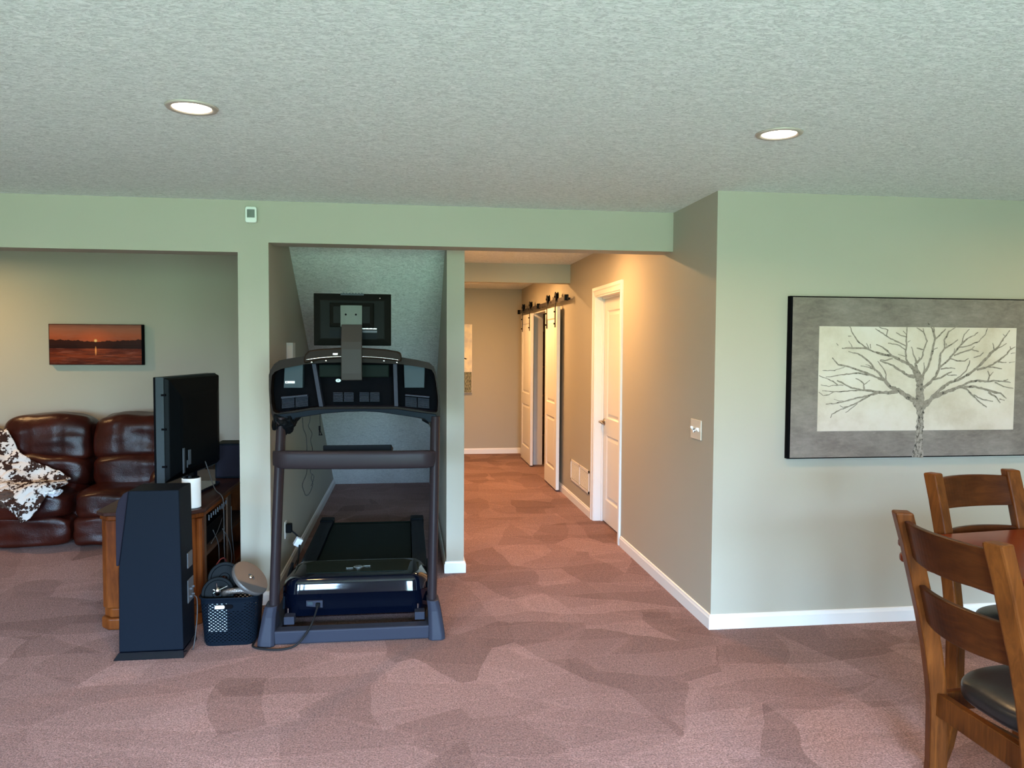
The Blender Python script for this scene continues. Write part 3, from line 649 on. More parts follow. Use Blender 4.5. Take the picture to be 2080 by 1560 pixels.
# ------------------------------------------------------------------ sofa
t = thing('leather_sofa', 'dark red-brown leather reclining sofa against the living room wall', 'sofa', (-2.9, 6.9, 0))
S = t
def sp_(o): o.location = (2.9, -6.9, 0); return o
bm = nb(); box(bm, -4.6, 6.62, 0.05, -2.02, 7.36, 0.40); box(bm, -4.6, 7.10, 0.40, -1.72, 7.36, 0.80); sp_(obj('sofa_base', bm, 'leather', S, bevel=0.03, seg=3))
SEATS = [(-4.30, -3.32, 0.885), (-3.30, -2.595, 0.985), (-2.585, -1.90, 0.985)]
def wrinkle(u, v_, w_, a=0.010):
    return tuple(a*noise.noise_vector(Vector((u*1.8, v_*1.8+3, w_*1.8+7))))
for i, (a, b, zt) in enumerate(SEATS):
    c_ = (a+b)/2; w_ = b-a
    def up(u, v_, q, s=1):
        g = -0.012*(math.exp(-((u-0.38)/0.03)**2)+math.exp(-((u+0.38)/0.03)**2))*(1 if v_ < 0 else 0)
        n_ = wrinkle(u+i*5, v_, q, 0.016)
        return (n_[0], n_[1]-g-0.04*(1-q)*(1 if v_ < 0 else 0)*0.5, n_[2]+0.02*math.cos(u*1.4)-0.045*u*u*(q < 0))
    bm = nb(); puff(bm, (c_, 7.05, zt-0.185), (w_, 0.36, 0.37), 4.2, 22, up); sp_(obj('back_pillow', bm, 'leather', S, smooth=True))
    def lo(u, v_, q):
        n_ = wrinkle(u+i*7, v_+4, q, 0.014); g = -0.010*(math.exp(-((u-0.38)/0.03)**2))*(1 if v_ < 0 else 0)
        return (n_[0], n_[1]-g, n_[2]+0.015*(1-u*u)*(q > 0))
    bm = nb(); puff(bm, (c_, 6.99, 0.525), (w_-0.015, 0.40, 0.30), 4.0, 20, lo); sp_(obj('lumbar_cushion', bm, 'leather', S, smooth=True))
    bx1 = b if i < 2 else -2.03
    c2, w2 = (a+bx1)/2, bx1-a
    bm = nb(); puff(bm, (c2, 6.72, 0.325), (w2-0.006, 0.62, 0.23), 4.5, 20, lo); sp_(obj('seat_cushion', bm, 'leather', S, smooth=True))
    bm = nb(); puff(bm, (c2, 6.56, 0.125), (w2-0.008, 0.26, 0.235), 6, 18, lo); sp_(obj('footrest_panel', bm, 'leather', S, smooth=True))
bm = nb(); puff(bm, (-1.87, 6.80, 0.32), (0.30, 0.86, 0.60), 4.5, 16, lambda u, v_, q: wrinkle(u, v_, q, 0.012)); sp_(obj('arm', bm, 'leather', S, smooth=True))

# cow print throw
prof = [(6.905, 0.83), (6.84, 0.70), (6.78, 0.62), (6.735, 0.53), (6.66, 0.47), (6.54, 0.462), (6.44, 0.435), (6.385, 0.36), (6.375, 0.26), (6.375, 0.20)]
left = [-3.62, -3.60, -3.55, -3.50, -3.45, -3.35, -3.18, -3.02, -2.95, -2.90]
right = [-3.21, -3.12, -2.99, -2.78, -2.64, -2.62, -2.68, -2.74, -2.80, -2.86]
NX, NS = 46, 70
def lerp_list(Lx, s):
    s = max(0, min(0.9999, s))*(len(Lx)-1); i = int(s); f_ = s-i
    a, b = Lx[i], Lx[i+1]
    return a+(b-a)*f_ if not isinstance(a, tuple) else tuple(p+(q-p)*f_ for p, q in zip(a, b))
bm = nb(); grid = []
for j in range(NS+1):
    s = j/NS; row = []
    y, z = lerp_list(prof, s); xl, xr = lerp_list(left, s), lerp_list(right, s)
    xr += 0.05*noise.noise(Vector((s*9, 3, 1))); xl += 0.04*noise.noise(Vector((s*9, 8, 1)))
    for i in range(NX+1):
        u = i/NX; x = xl+(xr-xl)*u
        n1 = noise.noise(Vector((x*5.5+z*3, z*6+y*4, 0.3))); n2 = abs(noise.noise(Vector((x*11-y*6, z*10, 4.1))))
        off = 0.036+0.042*n1+0.05*n2
        row.append(bm.verts.new((x+0.012*n1, y-off*0.75, z+off*0.75)))
    grid.append(row)
for j in range(NS):
    for i in range(NX): bm.faces.new((grid[j][i], grid[j][i+1], grid[j+1][i+1], grid[j+1][i]))
t = thing('throw_blanket', 'crumpled brown and white cow print plush throw draped over the sofa', 'blanket')
o = obj('plush_fabric', bm, 'cow_plush', t, smooth=True); md = o.modifiers.new('thick', 'SOLIDIFY'); md.thickness = 0.012
bm = nb(); box(bm, -0.03, -0.002, -0.025, 0.03, 0.002, 0.025); o = obj('care_tag', bm, 'tag_white', t); o.location = (-2.80, 6.38, 0.385); o.rotation_euler = (0.5, 0.2, 0.3)
bm = nb(); puff(bm, (-3.02, 6.40, 0.40), (0.16, 0.07, 0.13), 2.5, 10, lambda u, v_, q: wrinkle(u, v_, q, 0.03)); obj('turned_back_lining', bm, 'plush_brown', t, smooth=True)
bm = nb(); puff(bm, (-2.70, 6.42, 0.44), (0.12, 0.10, 0.045), 2.5, 10, lambda u, v_, q: wrinkle(u, v_, q, 0.03)); obj('turned_corner', bm, 'tag_white', t, smooth=True)

# ------------------------------------------------------------------ tv cabinet, tv and what stands on it
CXL, CXR, CYN, CYF, CZ = -1.672, -1.135, 4.545, 6.05, 0.66
t = thing('tv_cabinet', 'long orange-brown wooden media cabinet seen end on beside column', 'cabinet', (-1.4, 5.2, 0)); off = (1.4, -5.2, 0)
def cp(o): o.location = off; return o
bm = nb()
def chbox(bm, x0, y0, x1, y1, z0, z1, c): prism_z(bm, [(x0+c, y0), (x1-c, y0), (x1, y0+c), (x1, y1-c), (x1-c, y1), (x0+c, y1), (x0, y1-c), (x0, y0+c)], z0, z1)
chbox(bm, CXL-0.028, CYN-0.03, CXR+0.012, CYF, CZ-0.022, CZ, 0.06); cp(obj('cabinet_top', bm, 'cabinet_top_wood', t, bevel=0.005))
bm = nb(); chbox(bm, CXL-0.016, CYN-0.018, CXR+0.004, CYF-0.01, CZ-0.050, CZ-0.022, 0.06); cp(obj('top_moulding', bm, 'cabinet_wood', t, bevel=0.008, seg=3))
bm = nb(); chbox(bm, CXL-0.012, CYN-0.014, CXR-0.01, CYF, 0.0, 0.065, 0.05); chbox(bm, CXL, CYN, CXR-0.01, CYF, 0.065, 0.12, 0.05); cp(obj('plinth', bm, 'cabinet_wood', t, bevel=0.010, seg=3))
bm = nb()
box(bm, CXL+0.02, CYN+0.012, 0.12, CXR-0.02, CYN+0.03, CZ-0.05)                                   # end panel
for a, b in ((CXL+0.10, CXL+0.155), (CXR-0.155, CXR-0.10)): box(bm, a, CYN+0.004, 0.12, b, CYN+0.03, CZ-0.05)
box(bm, CXL+0.10, CYN+0.004, CZ-0.10, CXR-0.10, CYN+0.03, CZ-0.05)
cp(obj('end_panel', bm, 'cabinet_wood', t, bevel=0.003))
for x0, x1 in ((CXL, CXL+0.10), (CXR-0.055, CXR)):
    bm = nb(); prism_z(bm, [(x0+0.03, CYN), (x1-0.008, CYN), (x1, CYN+0.008), (x1, CYN+0.06), (x0, CYN+0.06), (x0, CYN+0.03)], 0.12, CZ-0.05); cp(obj('corner_post', bm, 'cabinet_wood', t, bevel=0.004))
bm = nb(); box(bm, CXL+0.004, CYN+0.06, 0.12, CXL+0.024, CYF-0.02, CZ-0.05); box(bm, CXL+0.02, CYF-0.04, 0.12, CXR-0.02, CYF-0.02, CZ-0.05); cp(obj('front_panel', bm, 'cabinet_wood', t))
bm = nb()
for a, b in ((CYN+0.06, CYN+0.17), (CYN+0.72, CYN+0.82), (CYF-0.14, CYF-0.04)): box(bm, CXR-0.028, a, 0.12, CXR-0.016, b, CZ-0.05)
box(bm, CXR-0.40, CYN+0.17, 0.34, CXR-0.03, CYF-0.05, 0.358)
cp(obj('back_panel', bm, 'closet_dark', t))
for k in range(9):
    bm = nb(); y = CYN+0.24+k*0.055; cyl(bm, (CXR-0.018, y, CZ-0.112+0.004*(k % 3)), (CXR-0.018, y, CZ-0.080), 0.004, n=8); cp(obj('hanging_hook', bm, 'sticker_grey', t))
# equipment in the cabinet
o = bx_thing('media_receiver', 'black media box on shelf inside the cabinet back', 'receiver', (-1.36, 5.15, 0.358), (0.30, 0.42, 0.11), 'black_plastic')

# tv
A0 = Vector((-1.448, 4.80, 0)); A1 = Vector((-1.340, 5.60, 0)); dd = (A1-A0).normalized(); ang = math.atan2(dd.y, dd.x)
t = thing('television', 'black flat-screen television on cabinet, turned almost edge on', 'television', (A0.x, A0.y, CZ), ang)
WT = (A1-A0).length; zb, ztp = 0.105, 0.730
bm = nb(); box(bm, 0, 0.0, zb, WT, 0.012, ztp); obj('screen_bezel', bm, 'matte_black', t, bevel=0.003)
bm = nb(); loft(bm, [[(x, -y, z) for x, y, z in r_] for r_ in ([(0.0, 0, zb), (WT, 0, zb), (WT, 0, ztp), (0, 0, ztp)], [(0.0, 0.048, zb), (WT, 0.048, zb), (WT, 0.048, ztp), (0, 0.048, ztp)])]); obj('side_band', bm, 'tv_grey', t, bevel=0.003)
bm = nb(); loft(bm, [[(e, -y, zb+e2), (WT-e, -y, zb+e2), (WT-e, -y, ztp-e), (e, -y, ztp-e)] for e, e2, y in ((0.004, 0.004, 0.048), (0.015, 0.03, 0.075), (0.10, 0.06, 0.10), (0.13, 0.08, 0.105))]); obj('back_casing', bm, 'black_plastic', t, bevel=0.004)
for z in (0.20, 0.42, 0.62): bm = nb(); box(bm, -0.003, -0.060, z, 0.030, -0.034, z+0.012); obj('clip', bm, 'matte_black', t)
bm = nb(); box(bm, 0.12, -0.108, 0.15, 0.145, -0.1045, 0.30); obj('port_panel', bm, 'sticker_grey', t)
bm = nb(); box(bm, 0.20, -0.108, 0.19, 0.235, -0.1045, 0.28); box(bm, 0.178, -0.108, 0.175, 0.188, -0.1045, 0.22); obj('rating_label', bm, 'sticker_grey', t)
bm = nb(); prism_z(bm, rrect(WT*0.5, -0.03, 0.46, 0.24, 0.05), 0.0, 0.018); obj('stand_base', bm, 'gloss_black', t, bevel=0.004)
bm = nb(); box(bm, WT*0.5-0.07, -0.05, 0.018, WT*0.5+0.07, -0.005, zb+0.02); obj('stand_neck', bm, 'gloss_black', t, bevel=0.004)
# cylinder speaker
t = thing('smart_speaker', 'white upright cylinder speaker with black top on the cabinet corner', 'speaker', (-1.205, 4.615, CZ))
bm = nb(); lathe(bm, (0, 0, 0), (0, 0, 1), [(0, 0.001), (0.046, 0.001), (0.051, 0.006), (0.051, 0.166), (0.048, 0.170), (0.046, 0.167), (0.0, 0.167)], 48); obj('speaker_body', bm, 'white_plastic', t, smooth=True).modifiers.new('e', 'EDGE_SPLIT')
bm = nb(); lathe(bm, (0, 0, 0), (0, 0, 1), [(0, 0.1695), (0.0465, 0.1695), (0.048, 0.1715), (0.044, 0.1745), (0, 0.1745)], 48); obj('touch_top', bm, 'gloss_black', t)
# black box at the cabinet's far end
t = thing('cube_speaker', 'black box speaker at the far end of cabinet behind television', 'speaker', (-1.20, 5.72, CZ))
bm = nb(); box(bm, -0.11, -0.10, 0, 0.10, 0.12, 0.24); obj('speaker_cabinet', bm, 'black_vinyl', t, bevel=0.005)
bm = nb(); box(bm, -0.098, -0.104, 0.012, 0.088, -0.100, 0.228); obj('speaker_grille', bm, 'grille_cloth', t, bevel=0.002)
# cables behind the cabinet
CB = 'loose cables behind the cabinet'
XB = CXR+0.012
def cable(label, pts, r, m_): bm = nb(); tube(bm, pts, r, 6); return tag(obj('cable', bm, m_, smooth=True), label, 'cable', CB)
cable('dark cable running from the television back over cabinet edge to floor', [(-1.235, 5.05, 0.86), (-1.21, 5.03, 0.80), (-1.16, 4.97, 0.70), (-1.115, 4.94, 0.664), (-1.103, 4.935, 0.60), (-1.10, 4.93, 0.35), (-1.10, 4.96, 0.06), (-1.10, 5.0, 0.008)], 0.0035, 'cable_grey')
cable('pale thin cable bowed outward low behind the cabinet', [(-1.115, 4.95, 0.46), (-1.09, 5.0, 0.38), (-1.08, 5.04, 0.25), (-1.10, 4.98, 0.16), (-1.13, 4.9, 0.20)], 0.0028, 'cable_grey')
cable('thin cable slanting down across the cabinet back opening', [(-1.12, 4.74, 0.50), (-1.11, 4.82, 0.40), (-1.115, 4.86, 0.30), (-1.12, 4.90, 0.20)], 0.003, 'cable_grey')
cable('red looped cable hanging inside the cabinet back', [(-1.13, 4.80, 0.26), (-1.10, 4.85, 0.30), (-1.09, 4.92, 0.27), (-1.10, 4.96, 0.18), (-1.12, 4.95, 0.12)], 0.004, 'cable_red')
cable('grey wire drawn upward in a straight line behind cabinet', [(-1.113, 4.66, 0.44), (-1.110, 4.80, 0.475), (-1.113, 4.95, 0.53)], 0.002, 'cable_grey')
cable('dark wire hanging at the cabinet back beside the column', [(-1.10, 5.13, 0.56), (-1.10, 5.14, 0.40), (-1.09, 5.16, 0.2), (-1.10, 5.2, 0.01)], 0.003, 'cable_grey')

# ------------------------------------------------------------------ tower loudspeaker
t = thing('tower_speaker', 'tall black tower loudspeaker standing on carpet before the media cabinet', 'speaker', (-1.27, 4.21, 0)); SPK = t
X0, X1 = -0.160, 0.150
bm = nb(); prism_y(bm, [(X0, 0.035), (X1, 0.035), (X1-0.012, 0.850), (X0+0.058, 0.850), (X0+0.006, 0.46)], -0.108, 0.118); obj('speaker_cabinet', bm, 'black_vinyl', t, bevel=0.006)
bm = nb(); loft(bm, [[(X0-0.022, -0.130, 0), (X1+0.008, -0.130, 0), (X1+0.008, 0.130, 0), (X0-0.022, 0.130, 0)], [(X0, -0.110, 0.034), (X1, -0.110, 0.034), (X1, 0.12, 0.034), (X0, 0.12, 0.034)]]); obj('plinth', bm, 'gloss_black', t, bevel=0.003)
bm = nb(); prism_y(bm, [(X0+0.004, 0.47), (X0+0.055, 0.848), (X0+0.030, 0.835), (X0+0.006, 0.80), (X0-0.008, 0.74), (X0-0.010, 0.47)], -0.100, 0.112); obj('speaker_grille', bm, 'grille_cloth', t, bevel=0.006)
bm = nb(); box(bm, X1-0.007, 0.0, 0.42, X1-0.0005, 0.085, 0.50); box(bm, X1-0.004, -0.01, 0.24, X1+0.001, 0.095, 0.36); obj('terminal_plate', bm, 'sticker_grey', t, bevel=0.002)
for y in (0.02, 0.06):
    for z in (0.27, 0.31): bm = nb(); cyl(bm, (X1, y, z), (X1+0.014, y, z), 0.006, n=10); obj('terminal_post', bm, 'sticker_grey', t)
cable('pale speaker wire curling down between loudspeaker and basket', [(-1.105, 4.25, 0.27), (-1.085, 4.235, 0.25), (-1.078, 4.20, 0.15), (-1.085, 4.16, 0.03), (-1.10, 4.18, 0.006)], 0.003, 'cable_grey')['group'] = 'loose cables by the loudspeaker'

# ------------------------------------------------------------------ basket of weights
BX, BY = -0.925, 4.325
t = thing('storage_basket', 'black woven-look plastic basket with handle slots standing by the treadmill', 'basket', (BX, BY, 0)); BK = t
def bprof(z):       # size of the rounded rectangle at height z
    k = z/0.262; return 0.262+0.036*k, 0.20+0.03*k, 0.05+0.008*k
def bpt(s, z, inset=0.0):
    w_, h_, r_ = bprof(z); w_ -= 2*inset; h_ -= 2*inset; r_ = max(0.01, r_-inset)
    segs = [('l', w_-2*r_), ('a', PI*r_/2), ('l', h_-2*r_), ('a', PI*r_/2)]*2
    tot = sum(q[1] for q in segs); dist = (s % 1.0)*tot
    # start: front edge left end, moving +x along y=-h/2
    pos = Vector((-w_/2+r_, -h_/2)); dirv = Vector((1, 0))
    for kind, ln in segs:
        if dist <= ln or ln == segs[-1][1] and False:
            if kind == 'l': p = pos+dirv*dist; return p.x, p.y, z
            a = dist/r_; c_ = pos+Vector((-dirv.y, dirv.x))*r_; rel = pos-c_
            p = c_+Vector((rel.x*math.cos(a)-rel.y*math.sin(a), rel.x*math.sin(a)+rel.y*math.cos(a))); return p.x, p.y, z
        dist -= ln
        if kind == 'l': pos = pos+dirv*ln
        else:
            c_ = pos+Vector((-dirv.y, dirv.x))*r_; rel = pos-c_; pos = c_+Vector((-rel.y, rel.x)); dirv = Vector((-dirv.y, dirv.x))
    return pos.x, pos.y, z
NU, NV = 40, 25; Z0b, Z1b = 0.016, 0.232
bm = nb()
# lattice: two crossing families of diagonal strips made from a grid of diamonds with holes
cells = {}
def bv(i, j, f, io):
    key = (i % (NU*6), j, io)
    if key not in cells:
        z = Z0b+(Z1b-Z0b)*j/(NV*6); cells[key] = bm.verts.new(bpt(i/(NU*6), z, 0.0 if io == 0 else 0.003))
    return cells[key]
W0 = {0: None}
for i in range(NU):
    for j in range(NV):
        a, b = i*6, j*6; sh = 3 if j % 2 else 0; a += sh
        fr = (i+sh/6)/NU
        solid = False
        zc = Z0b+(Z1b-Z0b)*(j+0.5)/NV
        if zc > 0.19 and 0.085 < fr < 0.175: solid = True
        q = [bv(a, b, 0, 0), bv(a+6, b, 0, 0), bv(a+6, b+6, 0, 0), bv(a, b+6, 0, 0)]
        if solid: bm.faces.new(q); continue
        h_ = [bv(a+1, b+3, 0, 0), bv(a+3, b+1, 0, 0), bv(a+5, b+3, 0, 0), bv(a+3, b+5, 0, 0)]
        A, B, C_, D_ = q; l_, d_, r_, u_ = h_
        for f_ in ((A, B, d_), (B, C_, r_), (C_, D_, u_), (D_, A, l_), (A, d_, l_), (B, r_, d_), (C_, u_, r_), (D_, l_, u_)):
            try: bm.faces.new(f_)
            except ValueError: pass
o = obj('basket_side', bm, 'satin_black', t); md = o.modifiers.new('s', 'SOLIDIFY'); md.thickness = 0.0025; md.offset = 0
bm = nb(); M_ = 72
def ringp(z, ins, s_off=0): return [bpt(k/M_, z, ins) for k in range(M_)]
loft(bm, [ringp(0, 0.004), ringp(0.016, 0.0), ringp(0.020, 0.0), ringp(0.020, 0.006), ringp(0.006, 0.008)], caps=False)
fb = [bm.verts.new(p) for p in ringp(0.006, 0.008)]; bm.faces.new(fb); fb = [bm.verts.new(p) for p in ringp(0.0, 0.004)]; bm.faces.new(fb)
obj('basket_bottom', bm, 'satin_black', t)
bm = nb(); loft(bm, [ringp(0.230, -0.001), ringp(0.250, -0.002), ringp(0.255, -0.008), ringp(0.260, -0.008), ringp(0.262, 0.0), ringp(0.255, 0.005), ringp(0.230, 0.004)], caps=False); obj('basket_rim', bm, 'satin_black', t, smooth=True)
bm = nb(); prism_y(bm, rrect(0, 0, 0.092, 0.021, 0.0100), -0.003, 0.003); o = obj('handle_slot', bm, 'matte_black', t, bevel=0.001); o.location = (-0.020, -0.116, 0.213)
bm = nb(); prism_y(bm, rrect(0, 0, 0.050, 0.019, 0.0090), -0.0015, 0.0015); o = obj('handle_tag', bm, 'sticker_white', t); o.location = (-0.040, -0.120, 0.213)
# white paper inside, seen through the holes
bm = nb(); box(bm, -0.100, -0.1035, 0.080, -0.008, -0.1015, 0.226); o = obj('paper_sheet', bm, 'sticker_white'); o.location = (BX, BY, 0); tag(o, 'white card inside the black basket showing through its holes', 'paper')
# plates and bar
def plate(name, label, c, n_, r, th, m_, hub='silver', group=None):
    t = thing(name, label, 'weight plate', c, 0, group)
    n_ = Vector(n_).normalized()
    bm = nb(); lathe(bm, (0, 0, 0), n_, [(0.014, -th/2), (r*0.30, -th/2), (r*0.34, -th*0.32), (r*0.78, -th*0.32), (r*0.82, -th/2), (r*0.96, -th/2), (r, -th*0.3), (r, th*0.3), (r*0.96, th/2), (r*0.82, th/2), (r*0.78, th*0.32), (r*0.34, th*0.32), (r*0.30, th/2), (0.014, th/2), (0.014, -th/2)], 56)
    obj('plate_disc', bm, m_, t, smooth=True, ).modifiers.new('e', 'EDGE_SPLIT')
    return t
plate('weight_plate', 'black round weight plate standing at the back of the basket', (-0.976, 4.375, 0.318), (0.15, -1, 0.25), 0.086, 0.028, 'black_plastic')
plate('weight_plate', 'black round weight plate leaning at the basket front, with star collar', (-0.992, 4.292, 0.262), (0.05, -1, 0.30), 0.084, 0.028, 'black_plastic')
t = thing('steel_weight_plate', 'grey metal weight plate tilted on top of the basket', 'weight plate', (-0.826, 4.280, 0.340)); n_ = Vector((0.66, -0.265, 0.70)).normalized(); R_ = 0.108
bm = nb(); lathe(bm, (0, 0, 0), n_, [(0, -0.012), (R_*0.97, -0.012), (R_, -0.006), (R_, 0.004), (R_*0.96, 0.011), (0.02, 0.012), (0.018, 0.006), (0, 0.006)], 64); o = obj('plate_disc', bm, 'steel_plate', t, smooth=True); o.modifiers.new('e', 'EDGE_SPLIT').split_angle = 0.5
bm = nb(); lathe(bm, n_*0.006, n_, [(0, 0.012), (0.010, 0.010), (0.011, 0)], 20); obj('centre_pin', bm, 'silver', t, smooth=True)
bm = nb(); a_ = n_.orthogonal().normalized(); cyl(bm, n_*0.012+Vector((-0.030, 0, -0.014)), n_*0.013+Vector((-0.008, 0, -0.034)), 0.003, n=8); obj('stamped_line', bm, 'sticker_white', t)
bm = nb(); tube(bm, [(-0.045, 0.03, 0.262), (-0.03, -0.06, 0.270), (0.0, -0.088, 0.285), (0.06, -0.09, 0.290), (0.105, -0.075, 0.280), (0.125, -0.02, 0.262)], 0.016, 14); o = obj('dumbbell_handle', bm, 'hammertone', smooth=True); o.location = (BX, BY, 0.0); tag(o, 'grey hammered metal dumbbell bar lying along the basket front rim', 'dumbbell bar')
t = thing('spin_collar', 'chrome star collar with rods at the front of basket', 'collar', (-0.984, 4.245, 0.290))
bm = nb(); lathe(bm, (0, 0, 0), (0, -1, 0.2), [(0, 0.016), (0.012, 0.014), (0.017, 0.0), (0.017, -0.012), (0, -0.012)], 18); obj('collar_nut', bm, 'silver', t, smooth=True)
for a, ln in ((0.45, 0.060), (1.62, 0.042), (2.7, 0.022), (3.6, 0.022)):
    bm = nb(); cyl(bm, (0, -0.008, 0), (ln*math.cos(a), -0.012, ln*math.sin(a)), 0.0028, n=8); obj('rod', bm, 'silver', t)

# ------------------------------------------------------------------ treadmill
TM = thing('treadmill', 'large black treadmill with mounted console standing in the niche', 'treadmill', (-0.28, 4.9, 0)); toff = (0.28, -4.9, 0)
def tp(o, par=None):
    o.location = toff if par is None else (0, 0, 0); 
    if par is not None: o.parent = par
    return o
# floor frame
bm = nb(); box(bm, -0.70, 4.195, 0.004, 0.125, 4.275, 0.075); tp(obj('base_crossbar', bm, 'base_grey', TM, bevel=0.008, seg=3))
for x0, x1 in ((-0.735, -0.665), (0.100, 0.165)):
    bm = nb(); box(bm, x0, 4.24, 0.012, x1, 5.15, 0.072); tp(obj('base_rail', bm, 'base_grey', TM, bevel=0.006))
# boots
for sx_, xc in ((-1, -0.708), (1, 0.140)):
    bm = nb()
    def rg(x0, x1, y0, y1, z, c=0.018): return [(x0+c, y0, z), (x1-c, y0, z), (x1, y0+c, z), (x1, y1-c, z), (x1-c, y1, z), (x0+c, y1, z), (x0, y1-c, z), (x0, y0+c, z)]
    ox = 0.022*sx_
    loft(bm, [rg(xc-0.045+ox, xc+0.045+ox, 4.165, 4.40, 0.0), rg(xc-0.044+ox, xc+0.044+ox, 4.170, 4.39, 0.03), rg(xc-0.035+ox*0.5, xc+0.035+ox*0.5, 4.195, 4.34, 0.15), rg(xc-0.032, xc+0.032, 4.20, 4.335, 0.205)])
    tp(obj('upright_boot', bm, 'base_grey', TM, bevel=0.006))
# uprights: oval tubes leaning back a little
for (xb, xt, m_) in ((-0.700, -0.672, 0), (0.138, 0.160, 1)):
    bm = nb(); rings = []
    for k in range(9):
        s = k/8; z = 0.17+s*1.02; x = xb+(xt-xb)*s; y = 4.268+0.125*s+0.02*math.sin(PI*s)*-1
        rings.append([(x+0.026*math.cos(a), y+0.046*math.sin(a), z) for a in (2*PI*i/28 for i in range(28))])
    loft(bm, rings); tp(obj('upright', bm, 'gunmetal', TM, smooth=True)).modifiers.new('e', 'EDGE_SPLIT')
# grip bar in front of the uprights
bm = nb(); rings = []
for k in range(29):
    s = -1+2*k/28; x = -0.268+0.445*s; e = max(0, (abs(s)-0.86)/0.14)
    yb = 4.300-0.030*(1-s*s)+0.06*e*e; zc = 0.967-0.004*s; hh_ = 0.049-0.010*e
    rings.append([(x, yb+0.024*math.cos(a)*(abs(math.cos(a))**-0.5 if abs(math.cos(a)) > .01 else 1), zc+hh_*math.sin(a)*(abs(math.sin(a))**-0.35 if abs(math.sin(a)) > .01 else 1)) for a in (2*PI*i/24 for i in range(24))])
loft(bm, rings); tp(obj('grip_bar', bm, 'gunmetal', TM, smooth=True)).modifiers.new('e', 'EDGE_SPLIT')
bm = nb(); loft(bm, [[(-0.455, 4.50, 0.96), (-0.082, 4.50, 0.96), (-0.072, 4.50, 1.000), (-0.465, 4.50, 1.000)], [(-0.455, 4.42, 0.955), (-0.082, 4.42, 0.955), (-0.082, 4.42, 1.030), (-0.455, 4.42, 1.030)]]); tp(obj('accessory_tray', bm, 'black_plastic', TM, bevel=0.004))
# console
OUT = [(-0.552, 1.52), (-0.635, 1.508), (-0.682, 1.497), (-0.708, 1.477), (-0.728, 1.446), (-0.736, 1.419), (-0.736, 1.337), (-0.733, 1.268), (-0.724, 1.21), (-0.714, 1.169), (-0.704, 1.136), (-0.651, 1.124), (-0.594, 1.185), (-0.436, 1.209), (-0.335, 1.217), (-0.229, 1.219), (-0.146, 1.214), (0.027, 1.188), (0.099, 1.174), (0.124, 1.156), (0.132, 1.128), (0.181, 1.129), (0.184, 1.159), (0.188, 1.23), (0.184, 1.3), (0.173, 1.371), (0.163, 1.434), (0.152, 1.466), (0.128, 1.488), (0.061, 1.503), (-0.025, 1.517), (-0.175, 1.53), (-0.294, 1.532), (-0.439, 1.529)]
INN = [(-0.549, 1.477), (-0.602, 1.467), (-0.669, 1.453), (-0.705, 1.436), (-0.720, 1.416), (-0.724, 1.38), (-0.727, 1.336), (-0.724, 1.269), (-0.715, 1.223), (-0.700, 1.213), (-0.677, 1.213), (-0.630, 1.222), (-0.593, 1.228), (-0.507, 1.242), (-0.454, 1.245), (-0.242, 1.244), (-0.146, 1.244), (-0.049, 1.243), (0.067, 1.225), (0.120, 1.215), (0.142, 1.212), (0.165, 1.211), (0.172, 1.22), (0.175, 1.26), (0.174, 1.298), (0.165, 1.37), (0.154, 1.425), (0.14, 1.449), (0.099, 1.46), (0.061, 1.466), (-0.025, 1.479), (-0.175, 1.486), (-0.294, 1.489), (-0.439, 1.486)]
assert len(OUT) == len(INN)
YC = 4.38
ctr = (-0.28, 1.34)
def scl(poly, k): return [(ctr[0]+(x-ctr[0])*k, ctr[1]+(z-ctr[1])*k) for x, z in poly]
def at_y(poly, y): return [(x, y, z) for x, z in poly]
bm = nb()
loft(bm, [at_y(INN, YC+0.105), at_y(INN, YC+0.004), at_y(INN, YC), at_y(OUT, YC), at_y(OUT, YC+0.006), at_y(scl(OUT, 0.995), YC+0.13)], caps=False)
rim = tp(obj('console_shell', bm, 'bronze_shell', TM)); rim['label'] = 'bronze-black console housing'
bm = nb(); R = loft(bm, [at_y(scl(OUT, 0.992), YC+0.112), at_y(scl(OUT, 0.985), YC+0.150), at_y(scl(OUT, 0.9), YC+0.165)]); tp(obj('console_front', bm, 'black_plastic', TM))
bm = nb()
lip_o = [(-0.700, 1.205), (-0.593, 1.217), (-0.507, 1.231), (-0.454, 1.234), (-0.242, 1.234), (-0.049, 1.232), (0.067, 1.214), (0.165, 1.202), (0.165, 1.160), (0.12, 1.158), (0.10, 1.178), (0.027, 1.190), (-0.146, 1.216), (-0.229, 1.221), (-0.335, 1.219), (-0.436, 1.211), (-0.594, 1.187), (-0.64, 1.15), (-0.700, 1.16)]
prism_y(bm, lip_o, YC-0.012, YC+0.09); tp(obj('console_lip', bm, 'satin_black', TM, bevel=0.003))
bm = nb(); loft(bm, [[(x, y, z) for x, z in ((-0.69, 1.212), (-0.593, 1.228), (-0.507, 1.242), (-0.454, 1.245), (-0.242, 1.245), (-0.049, 1.244), (0.067, 1.226), (0.165, 1.212))] for y in (YC-0.012, YC+0.10)], caps=False, closed=False); tp(obj('lip_ledge', bm, 'base_grey', TM))
